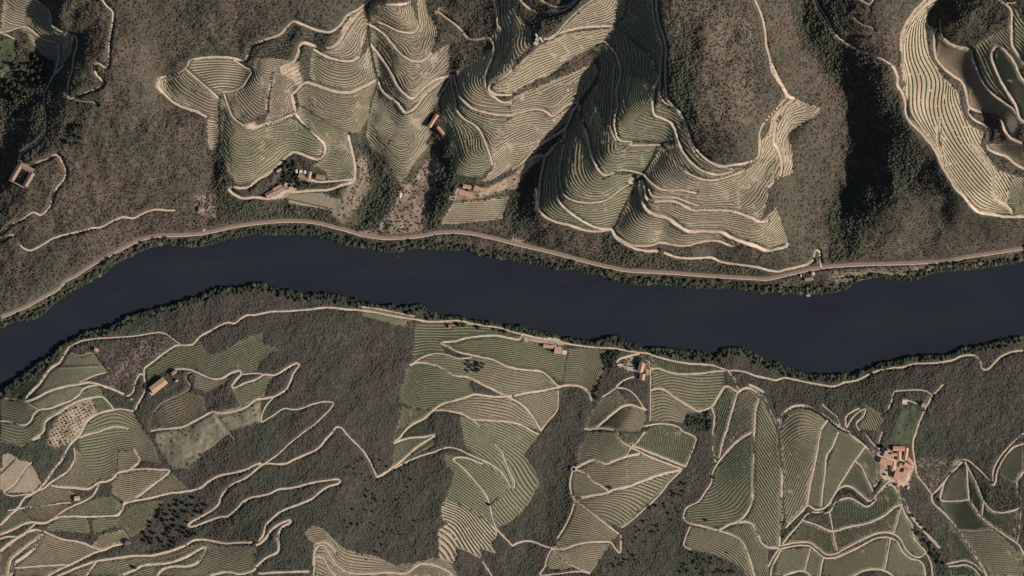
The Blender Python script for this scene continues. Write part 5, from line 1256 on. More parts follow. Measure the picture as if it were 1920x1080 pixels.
H('barn','long brown roofed barn on the road by the railway side vineyard','barn',514,359.5,35,9.5,28,4.5,roof='roof_brown',wall='wall_white')
H('barn_wing','narrow pale roofed wing behind the long brown barn','barn',519.5,351.5,17,5,28,4.2,roof='roof_terracotta',chim=False,wins=False)
slab('terrace','pale paved terrace with a row of parasols beside the long barn','terrace',518.5,366.2,26,4.6,28,up=0.6)
H('shed','slim tan shed beside the road above the long barn','shed',523.6,318.3,11,3.6,32,2.6,roof='roof_terracotta',chim=False)
H('hut','tiny orange roofed hut among trees right of the long barn','hut',534.8,345,5.2,4.6,60,2.6,roof='roof_terracotta',chim=False)
H('manor_house','farmhouse with slanting brown roof behind dark trees on the spur','house',569,332.3,20,8,-22,5.5,roof='roof_brown')
H('manor_wing','short wing at the right end of the slanting brown farmhouse','house',580,328.5,13,6,78,5.0,roof='roof_terracotta',chim=False)
H('pavilion','left small white flat roofed block behind the brown farmhouse','outbuilding',564.4,321.5,6,6,0,3.2,roof='wall_white',flat=True,wins=False)
H('pavilion','wider white flat roofed block behind the brown farmhouse','outbuilding',573,323,7.5,6,-8,3.2,roof='wall_white',flat=True,wins=False)
H('pavilion','detached white block nearest the dark trees of the farmhouse','outbuilding',556,321,4,6.5,8,3.0,roof='wall_white',flat=True,wins=False)
H('farmhouse','brown roofed house right of the slanting farmhouse on the spur','house',601,332.3,17,8.5,-12,4.5,roof='roof_brown')
# great farm
H('winery_hall','orange roofed north range of the great farm, beside the lawn','building',1686,841.5,21,8,-2,4.5,roof='roof_orange')
H('winery_range','pale terracotta middle range of the great farm running downwards','building',1686.5,855,16,8,88,4.4,roof='roof_terracotta',chim=False)
H('courtyard_shed','low terracotta shed left of the middle range of the great farm','building',1677,852.5,10,5,-4,3,roof='roof_terracotta',chim=False)
H('winery_range','long bright orange range on the right side of the great farm','building',1699.3,851.6,23,7,82,4.6,roof='roof_orange')
H('cottage','small orange roofed cottage at the upper left corner of the great farm','house',1664,854.6,13,5.5,-12,3.2,roof='roof_orange',chim=False)
H('winery_hall','brown and orange hall on the left side of the great farm','building',1662.6,865.8,22,9.5,-14,4.8,roof='roof_terracotta')
H('winery_hall','upright hall joining the left hall of the great farm','building',1675.5,875,18,9,78,4.6,roof='roof_terracotta',chim=False)
H('farmhouse','orange roofed house in the centre right of the great farm','house',1701,875.5,13,11,-35,5,roof='roof_orange')
H('farmhouse','small orange block left of the centre right house of the great farm','house',1691,873,7,7,0,4.2,roof='roof_orange',chim=False)
H('farmhouse','little orange annex below the centre right house of the great farm','house',1699,884.5,8,5,-20,3.8,roof='roof_orange',chim=False)
H('annex','slanting orange range at the right tip of the great farm','building',1707.5,866.5,15,6,-52,4,roof='roof_orange',chim=False)
H('warehouse','wide orange warehouse at the lower end of the great farm','building',1689,892.8,23,13,-16,5,roof='roof_orange')
H('outbuilding','pale roofed outbuilding above the cottage of the great farm','outbuilding',1662.6,848.5,6,4,-10,3,roof='roof_pale',chim=False)
H('hut','pale hut at the lower right corner of the great farm','hut',1703,914.5,5,4,60,2.6,roof='roof_pale',chim=False)
H('garden_house','bright orange roofed garden house at the corner of the long lawn','house',1733,760.5,6.5,6,-10,3,roof='roof_orange')
slab('patio','pale square patio at the head of the long lawn','patio',1697.7,754,10,9,-10)
# cottages upper middle
H('cottage','upper left cottage of the tan hamlet above the planted field','house',875.8,350,15,6.5,-8,4,roof='roof_terracotta')
H('cottage','tiny cottage squeezed in the middle of the tan hamlet','house',886.5,351,5,4.5,-10,3.2,roof='roof_terracotta',chim=False)
H('cottage','square cottage right of the middle of the tan hamlet','house',893.3,353.3,9,8.5,-14,4,roof='roof_terracotta')
H('cottage','rightmost cottage of the tan hamlet','house',904,354,9.5,5,0,3.4,roof='roof_terracotta',chim=False)
H('long_house','longest house of the tan hamlet, on its lower side','house',871,362,21,8,-17,4.4,roof='roof_terracotta')
H('cottage','leftmost cottage of the tan hamlet beside the shaded gully','house',855,357,10,8,62,4,roof='roof_brown')
H('barn','long tan roofed barn below the road junction in the middle hills','barn',812.4,226.3,27,6.6,57,4,roof='roof_terracotta')
H('barn','shorter tan roofed barn slanting the other way below the road junction','barn',826.3,245,18,5,-50,3.6,roof='roof_terracotta',chim=False)
H('hut','white hut at the bottom of the tapering vineyard gully','hut',750,366,9,5,82,2.6,roof='wall_white',wall='wall_white',chim=False)
H('ruin','roofless grey stone ruin below the hairpin track at the top','ruin',1005,83,8,7,-35,2.6,roof='roof_pale',wall='wall_stone',flat=True,wins=False)
H('ruin','middle grey block of the ruin at the top of the ridge','ruin',1007.5,75.5,7,6,-35,3.2,roof='roof_pale',wall='wall_stone',flat=True,wins=False)
H('ruin','narrow bright wing of the ruin at the top of the ridge','ruin',1014.5,76,11,3,-55,3.4,roof='wall_white',wall='wall_stone',flat=True,wins=False)
H('ruin','uppermost bright fragment of the ruin at the top of the ridge','ruin',1006,68,6,3,-55,3,roof='wall_white',wall='wall_stone',flat=True,wins=False)
def shell(name,label,x,y,L,Wd,ang,h,mt='wall_stone'):
    a=math.radians(ang); z0,zm=base_at(x,y,L,Wd,a); d=z0-zm+1; t=0.8
    e=bpy.data.objects.new(name,None); COLL.objects.link(e); e.location=(x-960,540-y,z0); e.rotation_euler=(0,0,a); tag(e,label,'ruin')
    hh=h+d; c=(h-d)/2
    boxes('wall',[(0,Wd/2-t/2,c,L,t,hh)],M[mt],e); boxes('wall',[(0,-Wd/2+t/2,c-.2,L,t,hh-.4)],M[mt],e)
    boxes('wall',[(L/2-t/2,0,c-.1,t,Wd-2*t,hh-.2)],M[mt],e); boxes('wall',[(-L/2+t/2,0,c-.4,t,Wd-2*t,hh-.8)],M[mt],e)
    HOUSES.append((x,y,L,Wd,a))
H('ruined_cottage','brown roofed half ruined cottage at the end of the left riverside track','house',377,391.5,10,9,10,4,roof='roof_brown',wall='wall_stone',chim=False)
shell('ruin','slanting roofless walls right of the half ruined cottage',388,388,14,5,58,3)
shell('ruin','small roofless room above the half ruined cottage',378,381.5,6,5,5,3.4)
shell('ruin','lonely ruined hut up the slope from the half ruined cottage',400.5,367.5,6,4,-40,2.4)
# courtyard building
c=bpy.data.objects.new('courtyard_building',None); COLL.objects.link(c)
cz,_=base_at(41,328,30,30,0.5); c.location=(41-960,540-328,cz); tag(c,'large courtyard building with four brown ranges by the left edge','building')
def wing(x,y,L,Wd,ang,hw=5.5):
    e=H('wing','x','x',x,y,L,Wd,ang,hw,rise=2.6,roof='roof_brown',wall='wall_stone',chim=False,wins=False)
    mat_=e.matrix_basis.copy(); kids=list(e.children)
    for k in kids:
        nm={'wall':'wall','gable':'gable','roof':'roof'}[k.name.split('.')[0]]
        me=k.data; R=Matrix.Rotation(math.radians(ang),4,'Z'); me.transform(Matrix.Translation((x-41,-(y-328),0))@R); k.parent=c; k.name=nm
    bpy.data.objects.remove(e)
for wv in ((30.6,322.6,33,9.5,60),(50.5,315.3,27,9,-27),(54.2,336.2,28,9.5,60)): wing(*wv)
a=math.radians(-27); v,f=boxv(0,0,1.0,32,1.6,6)
w_=mesh_from('courtyard_wall',v,f,M['wall_stone'],c); w_.data.transform(Matrix.Translation((31.5-41,-(344.6-328),0))@Matrix.Rotation(a,4,'Z'))
# south bank left
H('winery','large salmon roofed barn on the knoll, lower left','barn',296.3,723,33,14.5,38,4.6,rise=2.0,roof='roof_terracotta')
slab('yard','pale yard at the lower left end of the salmon roofed barn','yard',284.5,737,8,8,38)
H('hut','tiny orange hut right of the salmon roofed barn','hut',330.7,713.7,5,3.2,30,2.6,roof='roof_orange',chim=False)
H('shed','dull reddish shed at the upper right of the salmon roofed barn','shed',325,698.5,10,6,40,2.8,roof='roof_brown',chim=False)
H('hut','lone orange roofed hut at the head of the left river vineyard','hut',179,657,7,6,-42,3,roof='roof_orange',chim=False)
H('shed','lone white roofed shed among hedges, lower left','shed',144,934.7,10,7.5,8,3,roof='roof_pale',chim=False)
H('shed','dark roofed shed at the edge of the lower left wood','shed',240,1017,9.5,8,15,3,roof='roof_dark',wall='wall_stone',chim=False)
slab('yard','pale wedge shaped yard beside the dark roofed shed','yard',231.5,1019.5,7,4.5,-15)
# south bank centre
H('long_house','long terracotta house left of the square one by the river road','house',1028.3,649.7,18,5.6,-8,3.4,roof='roof_terracotta',chim=False)
H('farmhouse','square terracotta farmhouse by the river road','house',1046.7,657,13,12.5,-8,4.2,rise=1.8,roof='roof_terracotta')
H('outbuilding','white roofed outbuilding right of the square farmhouse by the river road','outbuilding',1058.5,661,8,7.5,-8,3,roof='wall_white',flat=True,wins=False)
H('outbuilding','small white block between the long and the square terracotta houses','outbuilding',1040,651,5,6,-8,3,roof='wall_white',flat=True,wins=False)
H('farmhouse','upper brown roofed farmhouse right of the white tank','house',1203,689.5,15,10,76,4.6,roof='roof_terracotta')
H('farmhouse','lower brown roofed farmhouse below a white band of wall','house',1204.8,707,11,9.5,80,4.4,roof='roof_terracotta')
H('annex','reddish annex on the right side of the two brown farmhouses','house',1212.3,699,9,5,100,3.6,roof='roof_brown',chim=False)
slab('forecourt','narrow white forecourt between the two brown farmhouses','forecourt',1200.5,698.6,8,2,4,up=0.8,mt='wall_white')
H('shed','long white shed left of the white rimmed tank','shed',1162.4,684.3,8,3,4,2.4,roof='wall_white',flat=True,wins=False)
H('cottage','tiny white gabled cottage in the green meadow by the river road','house',843.3,612,4,6,0,2.8,roof='roof_brown',chim=False)
shell('ruin','low greyish ruin right of the tiny white cottage in the meadow',851,617.5,7,5,0,1.4)
# water tanks
def tank(name,label,cat,x,y,L,Wd,ang,rnd=False,h=1.0,wat=(0.02,0.03,0.05)):
    a=math.radians(ang); z0,zm=base_at(x,y,L,Wd,a); e=bpy.data.objects.new(name,None); COLL.objects.link(e)
    e.location=(x-960,540-y,z0+0.2); e.rotation_euler=(0,0,a); tag(e,label,cat); HOUSES.append((x,y,L+2,Wd+2,a))
    n=40 if rnd else 4
    if rnd: P0=[(math.cos(2*math.pi*i/n)*L/2,math.sin(2*math.pi*i/n)*L/2) for i in range(n)]
    else: P0=[(-L/2,-Wd/2),(L/2,-Wd/2),(L/2,Wd/2),(-L/2,Wd/2)]
    k=(L/2-1.3)/(L/2) if rnd else None
    P1=[(px*k,py*k) for px,py in P0] if rnd else [(px-math.copysign(1.1,px),py-math.copysign(1.1,py)) for px,py in P0]
    dz=z0-zm+1.5
    V=[(px,py,-dz) for px,py in P0]+[(px,py,h) for px,py in P0]+[(px,py,h) for px,py in P1]+[(px,py,-0.6) for px,py in P1]; F=[]
    for r in range(3):
        for i in range(n): j=(i+1)%n; F.append((r*n+i,r*n+j,(r+1)*n+j,(r+1)*n+i))
    mesh_from('rim',V,F,M['wall_white'],e)
    m2=M.get('tank_water') or mat('tank_water',wat,rough=0.1,noise=0.05,spec=0.5); M['tank_water']=m2
    mesh_from('water_surface',[(px,py,h-0.7) for px,py in P1],[tuple(range(n))],m2,e)
tank('reservoir','round dark water reservoir with a pale rim at the wood edge','reservoir',1075.5,880,10,10,0,True)
tank('water_tank','white rimmed rectangular tank above the brown farmhouses','water tank',1183,687,12,5.6,-8)
tank('swimming_pool','bluish pool below the leftmost cottage of the tan hamlet','pool',848.5,371.5,12,6,-14,h=0.5)
tank('water_tank','small round white tank in the scrub below the left road loop','water tank',245.5,749,3.6,3.6,0,True,h=1.5)
def round_house(name,label,cat,x,y,r,h,roof):
    z0,zm=base_at(x,y,2*r,2*r,0); e=bpy.data.objects.new(name,None); COLL.objects.link(e); e.location=(x-960,540-y,z0); tag(e,label,cat); n=24
    R=[(math.cos(2*math.pi*i/n),math.sin(2*math.pi*i/n)) for i in range(n)]
    V=[(a*r,b*r,zm-z0-1) for a,b in R]+[(a*r,b*r,h) for a,b in R]; mesh_from('wall',V,[(i,(i+1)%n,n+(i+1)%n,n+i) for i in range(n)],M['wall_white'],e)
    V=[(a*(r+.3),b*(r+.3),h) for a,b in R]+[(0,0,h+r*0.5)]; mesh_from('roof',V,[(i,(i+1)%n,n) for i in range(n)]+[tuple(range(n))[::-1]],M[roof],e)
    HOUSES.append((x,y,2*r,2*r,0))
round_house('dovecote','round salmon roofed tower below the great farm warehouse','tower',1684,910,2.8,4,'roof_terracotta')
round_house('round_hut','round pale hut by the railway above the jetty','hut',1525.4,513,3.4,3,'roof_pale')
H('station_house','dark red roofed house between railway and jetty','house',1518,522.8,15,6,8,3.8,roof='roof_brown')
H('hut','tiny white hut beside the railway, upper left bank','hut',381.5,431,3,2.6,10,2.2,roof='wall_white',chim=False,wins=False)
H('hut','little white hut left of the round hut by the railway','hut',1502.8,517,4,2,85,2.4,roof='roof_pale',chim=False)
# jetty, buoy, parasols
e=bpy.data.objects.new('jetty',None); COLL.objects.link(e); e.location=(1517-960,540-554.5,0.6); tag(e,'small pale wooden jetty on the north bank under the trees','jetty')
boxes('deck',[(0,0,0,7,3.4,0.4)],M['roof_pale'],e); boxes('gangway',[(1.0,4.6,0.3,1.2,6,0.25)],M['roof_pale'],e)
for sx in(-3,3):
    for sy in(-1.4,1.4): boxes('pile',[(sx,sy,-1,0.35,0.35,4)],M['wood'],e)
e=bpy.data.objects.new('float_platform',None); COLL.objects.link(e); e.location=(1520.2-960,540-553.5,0.3); e.rotation_euler=(0,0,0.3); tag(e,'short white rowing boat moored at the jetty','boat')
hv=[(-1.8,-.5,0),(1.2,-.6,0),(2.1,0,.1),(1.2,.6,0),(-1.8,.5,0),(-1.9,-.75,.6),(1.2,-.85,.6),(2.6,0,.75),(1.2,.85,.6),(-1.9,.75,.6)]
mesh_from('hull',hv,[(4,3,2,1,0),(0,1,6,5),(1,2,7,6),(2,3,8,7),(3,4,9,8),(4,0,5,9)],M['wall_white'],e); boxes('seat',[(-0.3,0,.45,.5,1.4,.08)],M['wood'],e); e.name='rowing_boat'
n=12; V=[(0,0,-.7)]+[(math.cos(2*math.pi*i/n)*r,math.sin(2*math.pi*i/n)*r,z) for r,z in((.8,-.3),(1.0,.1),(.7,.6)) for i in range(n)]+[(0,0,1.6)]
F=[(0,1+i,1+(i+1)%n) for i in range(n)]+[(1+r*n+i,1+r*n+(i+1)%n,1+(r+1)*n+(i+1)%n,1+(r+1)*n+i) for r in range(2) for i in range(n)]+[(1+2*n+i,1+2*n+(i+1)%n,1+3*n) for i in range(n)]
o=mesh_from('buoy',V,F,M['float_orange']); o.scale=(.7,.7,.7); o.location=(746-960,540-480.5,0.1); tag(o,'lone orange buoy floating in the middle of the river','buoy')
def parasol(x,y):
    z=float(zat(x,y))+0.9; e=bpy.data.objects.new('parasol',None); COLL.objects.link(e); e.location=(x-960,540-y,z); tag(e,'dark parasol in the row on the pale barn terrace','parasol','parasols on the barn terrace')
    V=[(math.cos(math.pi*i/4)*1.0,math.sin(math.pi*i/4)*1.0,2.1) for i in range(8)]+[(0,0,2.7)]
    mesh_from('canopy',V,[(i,(i+1)%8,8) for i in range(8)],M['roof_dark'],e); boxes('pole',[(0,0,1.0,.08,.08,2.6)],M['wood'],e)
for k in range(4): parasol(513.6+k*3.7,367.6-k*1.55)

# ---------------------------------------------------------------- trees
t_=(1+5**.5)/2
ICO=np.array([(-1,t_,0),(1,t_,0),(-1,-t_,0),(1,-t_,0),(0,-1,t_),(0,1,t_),(0,-1,-t_),(0,1,-t_),(t_,0,-1),(t_,0,1),(-t_,0,-1),(-t_,0,1)])/math.sqrt(1+t_*t_)
IF=np.array([(0,11,5),(0,5,1),(0,1,7),(0,7,10),(0,10,11),(1,5,9),(5,11,4),(11,10,2),(10,7,6),(7,1,8),(3,9,4),(3,4,2),(3,2,6),(3,6,8),(3,8,9),(4,9,5),(2,4,11),(6,2,10),(8,6,7),(9,8,1)])
def crown_mesh(name,seed,n=26,leaf=70):
    r=np.random.default_rng(seed); V=[];F=[];b=0
    for i in range(n):                      # clumps on and inside an uneven dome
        u=r.random()*2*math.pi; w=r.random()**.6; rr=0.72*w; zz=0.55+0.62*math.sqrt(max(0,1-w*w))*(0.5+0.5*r.random())
        s=0.22+0.20*r.random()
        v=ICO*s*(0.75+0.5*r.random((12,1)))*np.array([1,1,.8])+np.array([math.cos(u)*rr,math.sin(u)*rr,zz])
        V.append(v);F.append(IF+b);b+=12
    for i in range(leaf):                   # loose leaf sprays
        u=r.random()*2*math.pi; w=0.5+.55*r.random(); c=np.array([math.cos(u)*w,math.sin(u)*w,0.5+.75*r.random()*(1.2-w)]); d=r.normal(size=(3,3))*0.10
        V.append(c+d);F.append(np.array([[b,b+1,b+2]]));b+=3
    return np_mesh(name,np.vstack(V),np.vstack(F))
def trunk_mesh(name,seed):
    r=random.Random(seed); V=[];F=[]
    def limb(p,q,ra,rb):
        n=6;b=len(V)
        for pt,rad in((p,ra),(q,rb)):
            for i in range(n): a=2*math.pi*i/n; V.append((pt[0]+rad*math.cos(a),pt[1]+rad*math.sin(a),pt[2]))
        for i in range(n): j=(i+1)%n; F.append((b+i,b+j,b+n+j,b+n+i))
    limb((0,0,-.35),(0.03,0,.55),.085,.055)
    for i in range(4): a=i*1.6+r.random(); limb((0.02,0,.4+.05*i),(math.cos(a)*.45,math.sin(a)*.45,.85),.04,.015)
    me=bpy.data.meshes.new(name); me.from_pydata(V,[],F); return me
CM=[crown_mesh('crown',s) for s in range(8)]; TM=[trunk_mesh('trunk',s) for s in range(3)]
for k,me in enumerate(CM): me.materials.append([M['crown'],M['crown'],M['crown_dark'],M['crown'],M['crown_dry'],M['crown_dark'],M['crown'],M['crown_dark']][k])
for me in TM: me.materials.append(M['bark'])
TREES={}
def tree(x,y,r,h,label,group,name='broadleaf_tree',kinds=(0,1,2,3,4,5,6,7),parts=True):
    TREES.setdefault(name,[]).append((r,x,y,h,label,group,kinds,parts))
def plant_trees():
    for name,L in TREES.items():
        L.sort(key=lambda t:-t[0]); rest=L[295:]
        for (r,x,y,h,label,group,kinds,parts) in L[:295]:
            e=bpy.data.objects.new(name,None if parts else CM[rng.choice(kinds)]); COLL.objects.link(e)
            z=float(zat(x,y)); e.location=(x-960,540-y,z-0.2); e.rotation_euler=(0,0,rng.random()*6.28); e.scale=(r,r,h/1.3)
            tag(e,label,'tree',group)
            if parts:
                c_=bpy.data.objects.new('crown',CM[rng.choice(kinds)]); c_.parent=e; COLL.objects.link(c_)
                c_=bpy.data.objects.new('trunk',TM[rng.integers(3)]); c_.parent=e; COLL.objects.link(c_)
        if rest:            # the many smaller ones stand together as one planting
            V=[];F=[];b=0
            for (r,x,y,h,label,group,kinds,parts) in rest:
                me=CM[rng.choice(kinds)]; co=np.empty(len(me.vertices)*3,np.float32); me.vertices.foreach_get('co',co); co=co.reshape(-1,3)
                ti=np.empty(len(me.loops),np.int32); me.loops.foreach_get('vertex_index',ti)
                a=rng.random()*6.28; ca,sa=math.cos(a),math.sin(a)
                V.append(np.c_[(co[:,0]*ca-co[:,1]*sa)*r+x-960,(co[:,0]*sa+co[:,1]*ca)*r+540-y,co[:,2]*h/1.3+float(zat(x,y))-0.2]); F.append(ti.reshape(-1,3)+b); b+=len(co)
            tag(link(name+'_row',np_mesh(name+'_row',np.vstack(V),np.vstack(F)),M['crown_dark']),'smaller '+name.replace('_',' ')+'s standing along the tracks and banks','trees',kind='stuff')
def along(line,step,jit):
    q=densify(P(line) if isinstance(line,str) else line,step); return [(a+rng.normal()*jit,b+rng.normal()*jit) for a,b in q]
def third(x): return 'left' if x<640 else ('middle' if x<1280 else 'right')
TREE_XY=[]
def belt(shore,sgn,nm,maxn):
    q=densify(shore,6.5); tn=np.gradient(q,axis=0); tn/=np.hypot(tn[:,0],tn[:,1])[:,None]; cnt=0; cand=[]
    for i,(p,t2) in enumerate(zip(q,tn)):
        n_=np.array([t2[1],-t2[0]])*sgn
        if not(0<p[0]<1920): continue
        cand.append((p+n_*(1.0+rng.random()*2.5),2.4+rng.random()*3.2))
        if rng.random()<0.8: cand.append((p+n_*(5.5+rng.random()*8),2.2+rng.random()*2.4))
    for p,r in cand:
        if zat(p[0],p[1])<-1.5 or samp(ROADD,gx,gy,p[0],p[1])<2.2: continue
        tree(p[0]+rng.normal()*.8,p[1]+rng.normal()*.8,r,3.2+r*0.8,'leafy tree in the dense belt along the %s bank, %s third of the photo'%(nm,third(p[0])),'riverside trees, %s bank, %s third'%(nm,third(p[0])),kinds=(0,1,2,3,4,5,6) if nm=='north' else (0,1,2,5,7),name='riverside_tree')
        TREE_XY.append((p[0],p[1],r))
belt(NORTH_SHORE,1,'north',300); belt(SOUTH_SHORE,-1,'south',260)
LINES=[("@01 848,30 850,160 845,230 868,400 895,520 912,590 905,650 870,760 850,850",3.0,1.5,"low bush in the straight gully between the two terraced ridges"),
("@12 1085,20 1060,90 1025,170 995,215",2.6,1.3,"bush in the steep ditch above the crossing of the bowl roads"),
("@12 925,310 880,400 830,500 795,590 765,640",2.4,1.2,"bush in the dark ditch running down to the river road corner"),
("@33 120,790 150,755 200,710 250,660 300,602 350,618 400,615 440,598 480,540 520,475 560,445 600,435 640,455 700,515 740,550 780,532 830,480 880,425 905,400",4.2,1.84,'round tree in the hedge between the two tracks that bulge left of the great farm'),
("@33 500,560 530,515 560,470 600,455 640,465 680,500 720,530",4.2,1.76,'small tree on the inner side of the bulge of the farm road'),
("@23 120,975 160,925 230,900 300,908 370,935 440,980 500,1030 560,1070 @33 640,18 700,60 760,115 800,155 825,185",4.6,1.84,'dark round tree lining the curved road from the dome vineyard to the great farm'),
("@33 104,500 112,560 106,640 102,700 96,780",4,1.60,'tree between the long double tracks below the streaked dome'),
("@33 1240,455 1290,395 1340,345 1400,278 1450,225 1500,225 1560,275 1640,350 1690,385 1705,330 1735,250 1770,190 1840,100 1910,30",4.6,1.68,'small tree lining the peaked road in the lower right corner'),
("@33 1890,610 1895,540 1880,440 1890,360",4.2,1.60,'small tree beside the road at the right frame edge'),
("@33 1885,630 1875,720 1868,810",3.6,1.36,'small tree of the short avenue at the right frame edge'),
("@30 1010,503 1130,483 1270,450 1380,437 1480,422",4.6,1.28,'small tree along the upper side of the lower left road, right part'),
("@30 440,628 560,622 700,625 830,620 880,605 920,560",4.4,1.28,'small tree along the upper side of the lower left road, left part'),
("@30 200,572 300,560 420,535 470,520",5,1.44,'tree in the hedge below the lone white roofed shed'),
("@01 128,550 118,620 112,680 90,720 92,790 90,830",4.5,1.60,'round tree down the middle of the tree dotted farm track'),
("@01 290,870 345,925 400,985 460,1045 500,1080",4.2,1.36,'small tree along the spur road above the farmhouses'),
("@11 500,25 505,60 485,95",4.2,1.36,'small tree at the bend of the spur road'),
("@01 250,880 200,905 150,915 100,930 60,940",5,1.28,'bushy tree beside the wide pale track above the spur'),
("@12 1390,80 1440,138 1500,172 1580,190 1660,180 1720,165 1780,140",4.6,1.36,'small tree in the gap between the two roads under the wooded hill'),
("@12 1285,165 1340,205 1400,240 1450,255 1500,260 1560,250 1640,225 1700,195 1760,165",4.6,1.52,'dark bush tree in the lower row under the wooded hill'),
("@12 770,212 820,205 870,212 920,222",4.6,1.44,'small tree on the saddle road between the two vineyard bowls'),
("@12 690,262 710,255 735,245",4,1.76,'dark tree clump left of the saddle road'),
("@12 990,220 1015,185 1035,140 1060,100 1085,60",3.6,1.60,'dark tree on the steep edge between bowl and sunny slope'),
("@02 20,705 90,660 150,635 200,605 270,580 330,545 380,525 430,510 460,480 500,462 540,435 580,412 620,390 650,410",4.0,1.76,'bush in the diagonal line crossing the sunlit vineyards'),
("@02 1910,430 1930,500 @03 40,570 80,650 120,740",5.5,1.04,'tiny tree on the pale road right of the wooded hill'),
("@03 978,270 975,330 975,400 960,530",5.5,1.36,'small tree on the pale verge left of the sandy vineyard'),
("@12 1355,487 1400,490 1540,488 1620,492 1660,500",5,1.12,'small tree by the third road of the long sunny slope'),
("@03 1535,440 1580,560 1630,660 1680,725 1730,770 1800,820 1860,880",4.5,1.12,'small tree beside the double road outside the oval loop'),
("@11 1010,-20 960,60 980,130 1030,210",6,1.60,'bushy tree at the left lip of the tapering vineyard'),
("@31 1650,205 1670,212 1690,222",2.6,1.04,'tiny tree at the short track end in the green vineyard'),
("@23 880,830 860,880 870,930 950,950",5,1.52,'tree in the hedge left of the long rectangular lawn')]
for ln,st,r,lab in LINES:
    pts_=along(ln,st,0.35)
    for (x,y) in pts_:
        rr=r*(0.8+0.4*rng.random()); tree(x,y,rr,rr*1.25,lab,'trees: '+lab,name='roadside_tree',parts=False,kinds=(2,5,7,0))
SINGLE=[("@32 740,418",2.8,'lone dark tree beside the fork below the round reservoir'),("@32 1515,345",2.8,'lone round tree on the edge track of the tall green vineyard'),("@32 1460,662",2.6,'lone round tree inside the tall green vineyard'),("@32 1550,722",2.0,'lone tree at the track fork under the tall green vineyard'),("@32 1615,905",1.9,'small lone tree in the vineyard above the dark wood'),("@31 1750,545",3.0,'lone dark bush beside the curved track of the green vineyard'),("@30 1015,1015",3.6,'big lone round tree near the bottom edge, left of centre'),("@33 865,115",4.2,'largest dark tree at the upper left of the great farm'),("@33 1058,262",2.6,'dark tree at the right tip of the great farm'),("@02 490,730",3.4,'tall dark tree with long shadow at the head of the bowl'),("@33 890,135",2.2,'second dark tree at the upper left of the great farm'),("@33 900,290",2.0,'dark tree beside the upright hall of the great farm'),("@33 880,320",2.4,'dark tree in the yard of the great farm'),("@23 1040,815",2.2,'dark tree above the patio of the long lawn'),("@23 1165,860",2.0,'dark tree left of the garden house'),("@23 1130,855",1.8,'dark tree on the wall path above the long lawn'),("@23 1185,925",2.0,'dark tree below the garden house'),("@33 1285,510",3.0,'big dark tree right of the wooded stream fork'),("@22 690,510",3.0,'round tree at the upper right corner of the dark square vineyard'),("@33 1090,630",3.2,'large dark tree in the wooded stream'),("@20 700,765",2.4,'x')]
for p,r,lab in SINGLE[:-1]:
    x,y=P(p)[0]; tree(x,y,r,r*1.9,lab,None,kinds=(2,5,7))
def scatter(poly,n,r0,r1,hk,lab,grp,name,kinds=(2,5,7),mind=1.6,parts=False):
    pl=P(poly); a=np.array(pl); got=[]; tries=0
    while len(got)<n and tries<n*40:
        tries+=1; x=a[:,0].min()+rng.random()*np.ptp(a[:,0]); y=a[:,1].min()+rng.random()*np.ptp(a[:,1])
        if not polymask(pl,np.array([x]),np.array([y]))[0]: continue
        if samp(ROADD,gx,gy,x,y)<1.5 or any((x-u)**2+(y-v)**2<(mind*r0)**2 for u,v in got): continue
        if any(abs(x-hx)<hl/2+1 and abs(y-hy)<hl/2+1 for hx,hy,hl,hw_,ha in HOUSES): continue
        got.append((x,y)); r=r0+rng.random()*(r1-r0); tree(x,y,r,r*hk,lab,grp,name=name,parts=parts,kinds=kinds); TREE_XY.append((x,y,r))
scatter("@00 140,380 420,430 380,600 250,740 20,760 20,640 100,560",46,2.6,4.4,3.2,'dark pine in the shaded gully at the upper left','pines in the upper left gully','pine_tree')
scatter("@00 560,920 640,930 620,1080 500,1080",12,2.4,3.8,3,'dark pine in the small clump above the courtyard building','pines above the courtyard building','pine_tree')
scatter("@11 190,150 290,110 310,230 420,300 300,330 180,300 200,240",30,2.2,3.8,2.4,'dark garden tree around the farmhouses on the spur','garden trees on the spur','garden_tree')
scatter("@30 1250,500 1500,480 1620,560 1400,720 1500,770 1380,860 1150,870 1040,790 1130,680",70,2.0,3.4,2.2,'dark pine in the lower left wood','pines in the lower left wood','pine_tree')
scatter("@31 640,200 1250,150 1250,330 1000,600 1250,660 860,1000 640,700 800,450",64,1.2,2.2,2.2,'small dark tree dotting the big central wood','dark trees dotting the central wood','evergreen_tree')
scatter("@32 820,740 980,560 1250,330 1340,330 1260,600 1000,900 880,1000 700,1050 820,900",60,1.4,2.6,2.2,'dark tree in the strip of wood between the two lower vineyards','dark trees in the lower strip of wood','evergreen_tree')
scatter("@32 1300,900 1600,950 1720,1060 1240,1080",30,1.4,2.6,2.2,'dark tree in the wood at the bottom edge','dark trees in the bottom wood','evergreen_tree')
scatter("@33 1080,620 1220,740 1290,900 1340,1000 1280,980 1120,840 1090,760",34,1.8,3.4,1.8,'tree in the wooded stream right of the great vineyard','trees in the wooded stream','broadleaf_tree',kinds=(0,2,5))
scatter("@33 1550,330 1660,420 1720,400 1900,430 1880,560 1750,590 1640,520",70,1.2,1.8,1.6,'small olive tree of the grove in the lower right corner','olive trees in the lower right grove','olive_tree',kinds=(0,1,3,6),mind=2.2)
scatter("@22 680,500 800,470 790,590 700,600 640,830 620,780 700,620",44,2.0,3.2,2,'leafy tree in the tall belt right of the dark square vineyard','trees right of the dark square vineyard','broadleaf_tree',kinds=(0,2,5,7))
scatter("@22 1320,950 1480,900 1510,1060 1440,1080 1300,1020",36,2.0,3.0,1.8,'tree in the square copse between the vineyards','trees of the square copse','broadleaf_tree',kinds=(2,5,7))
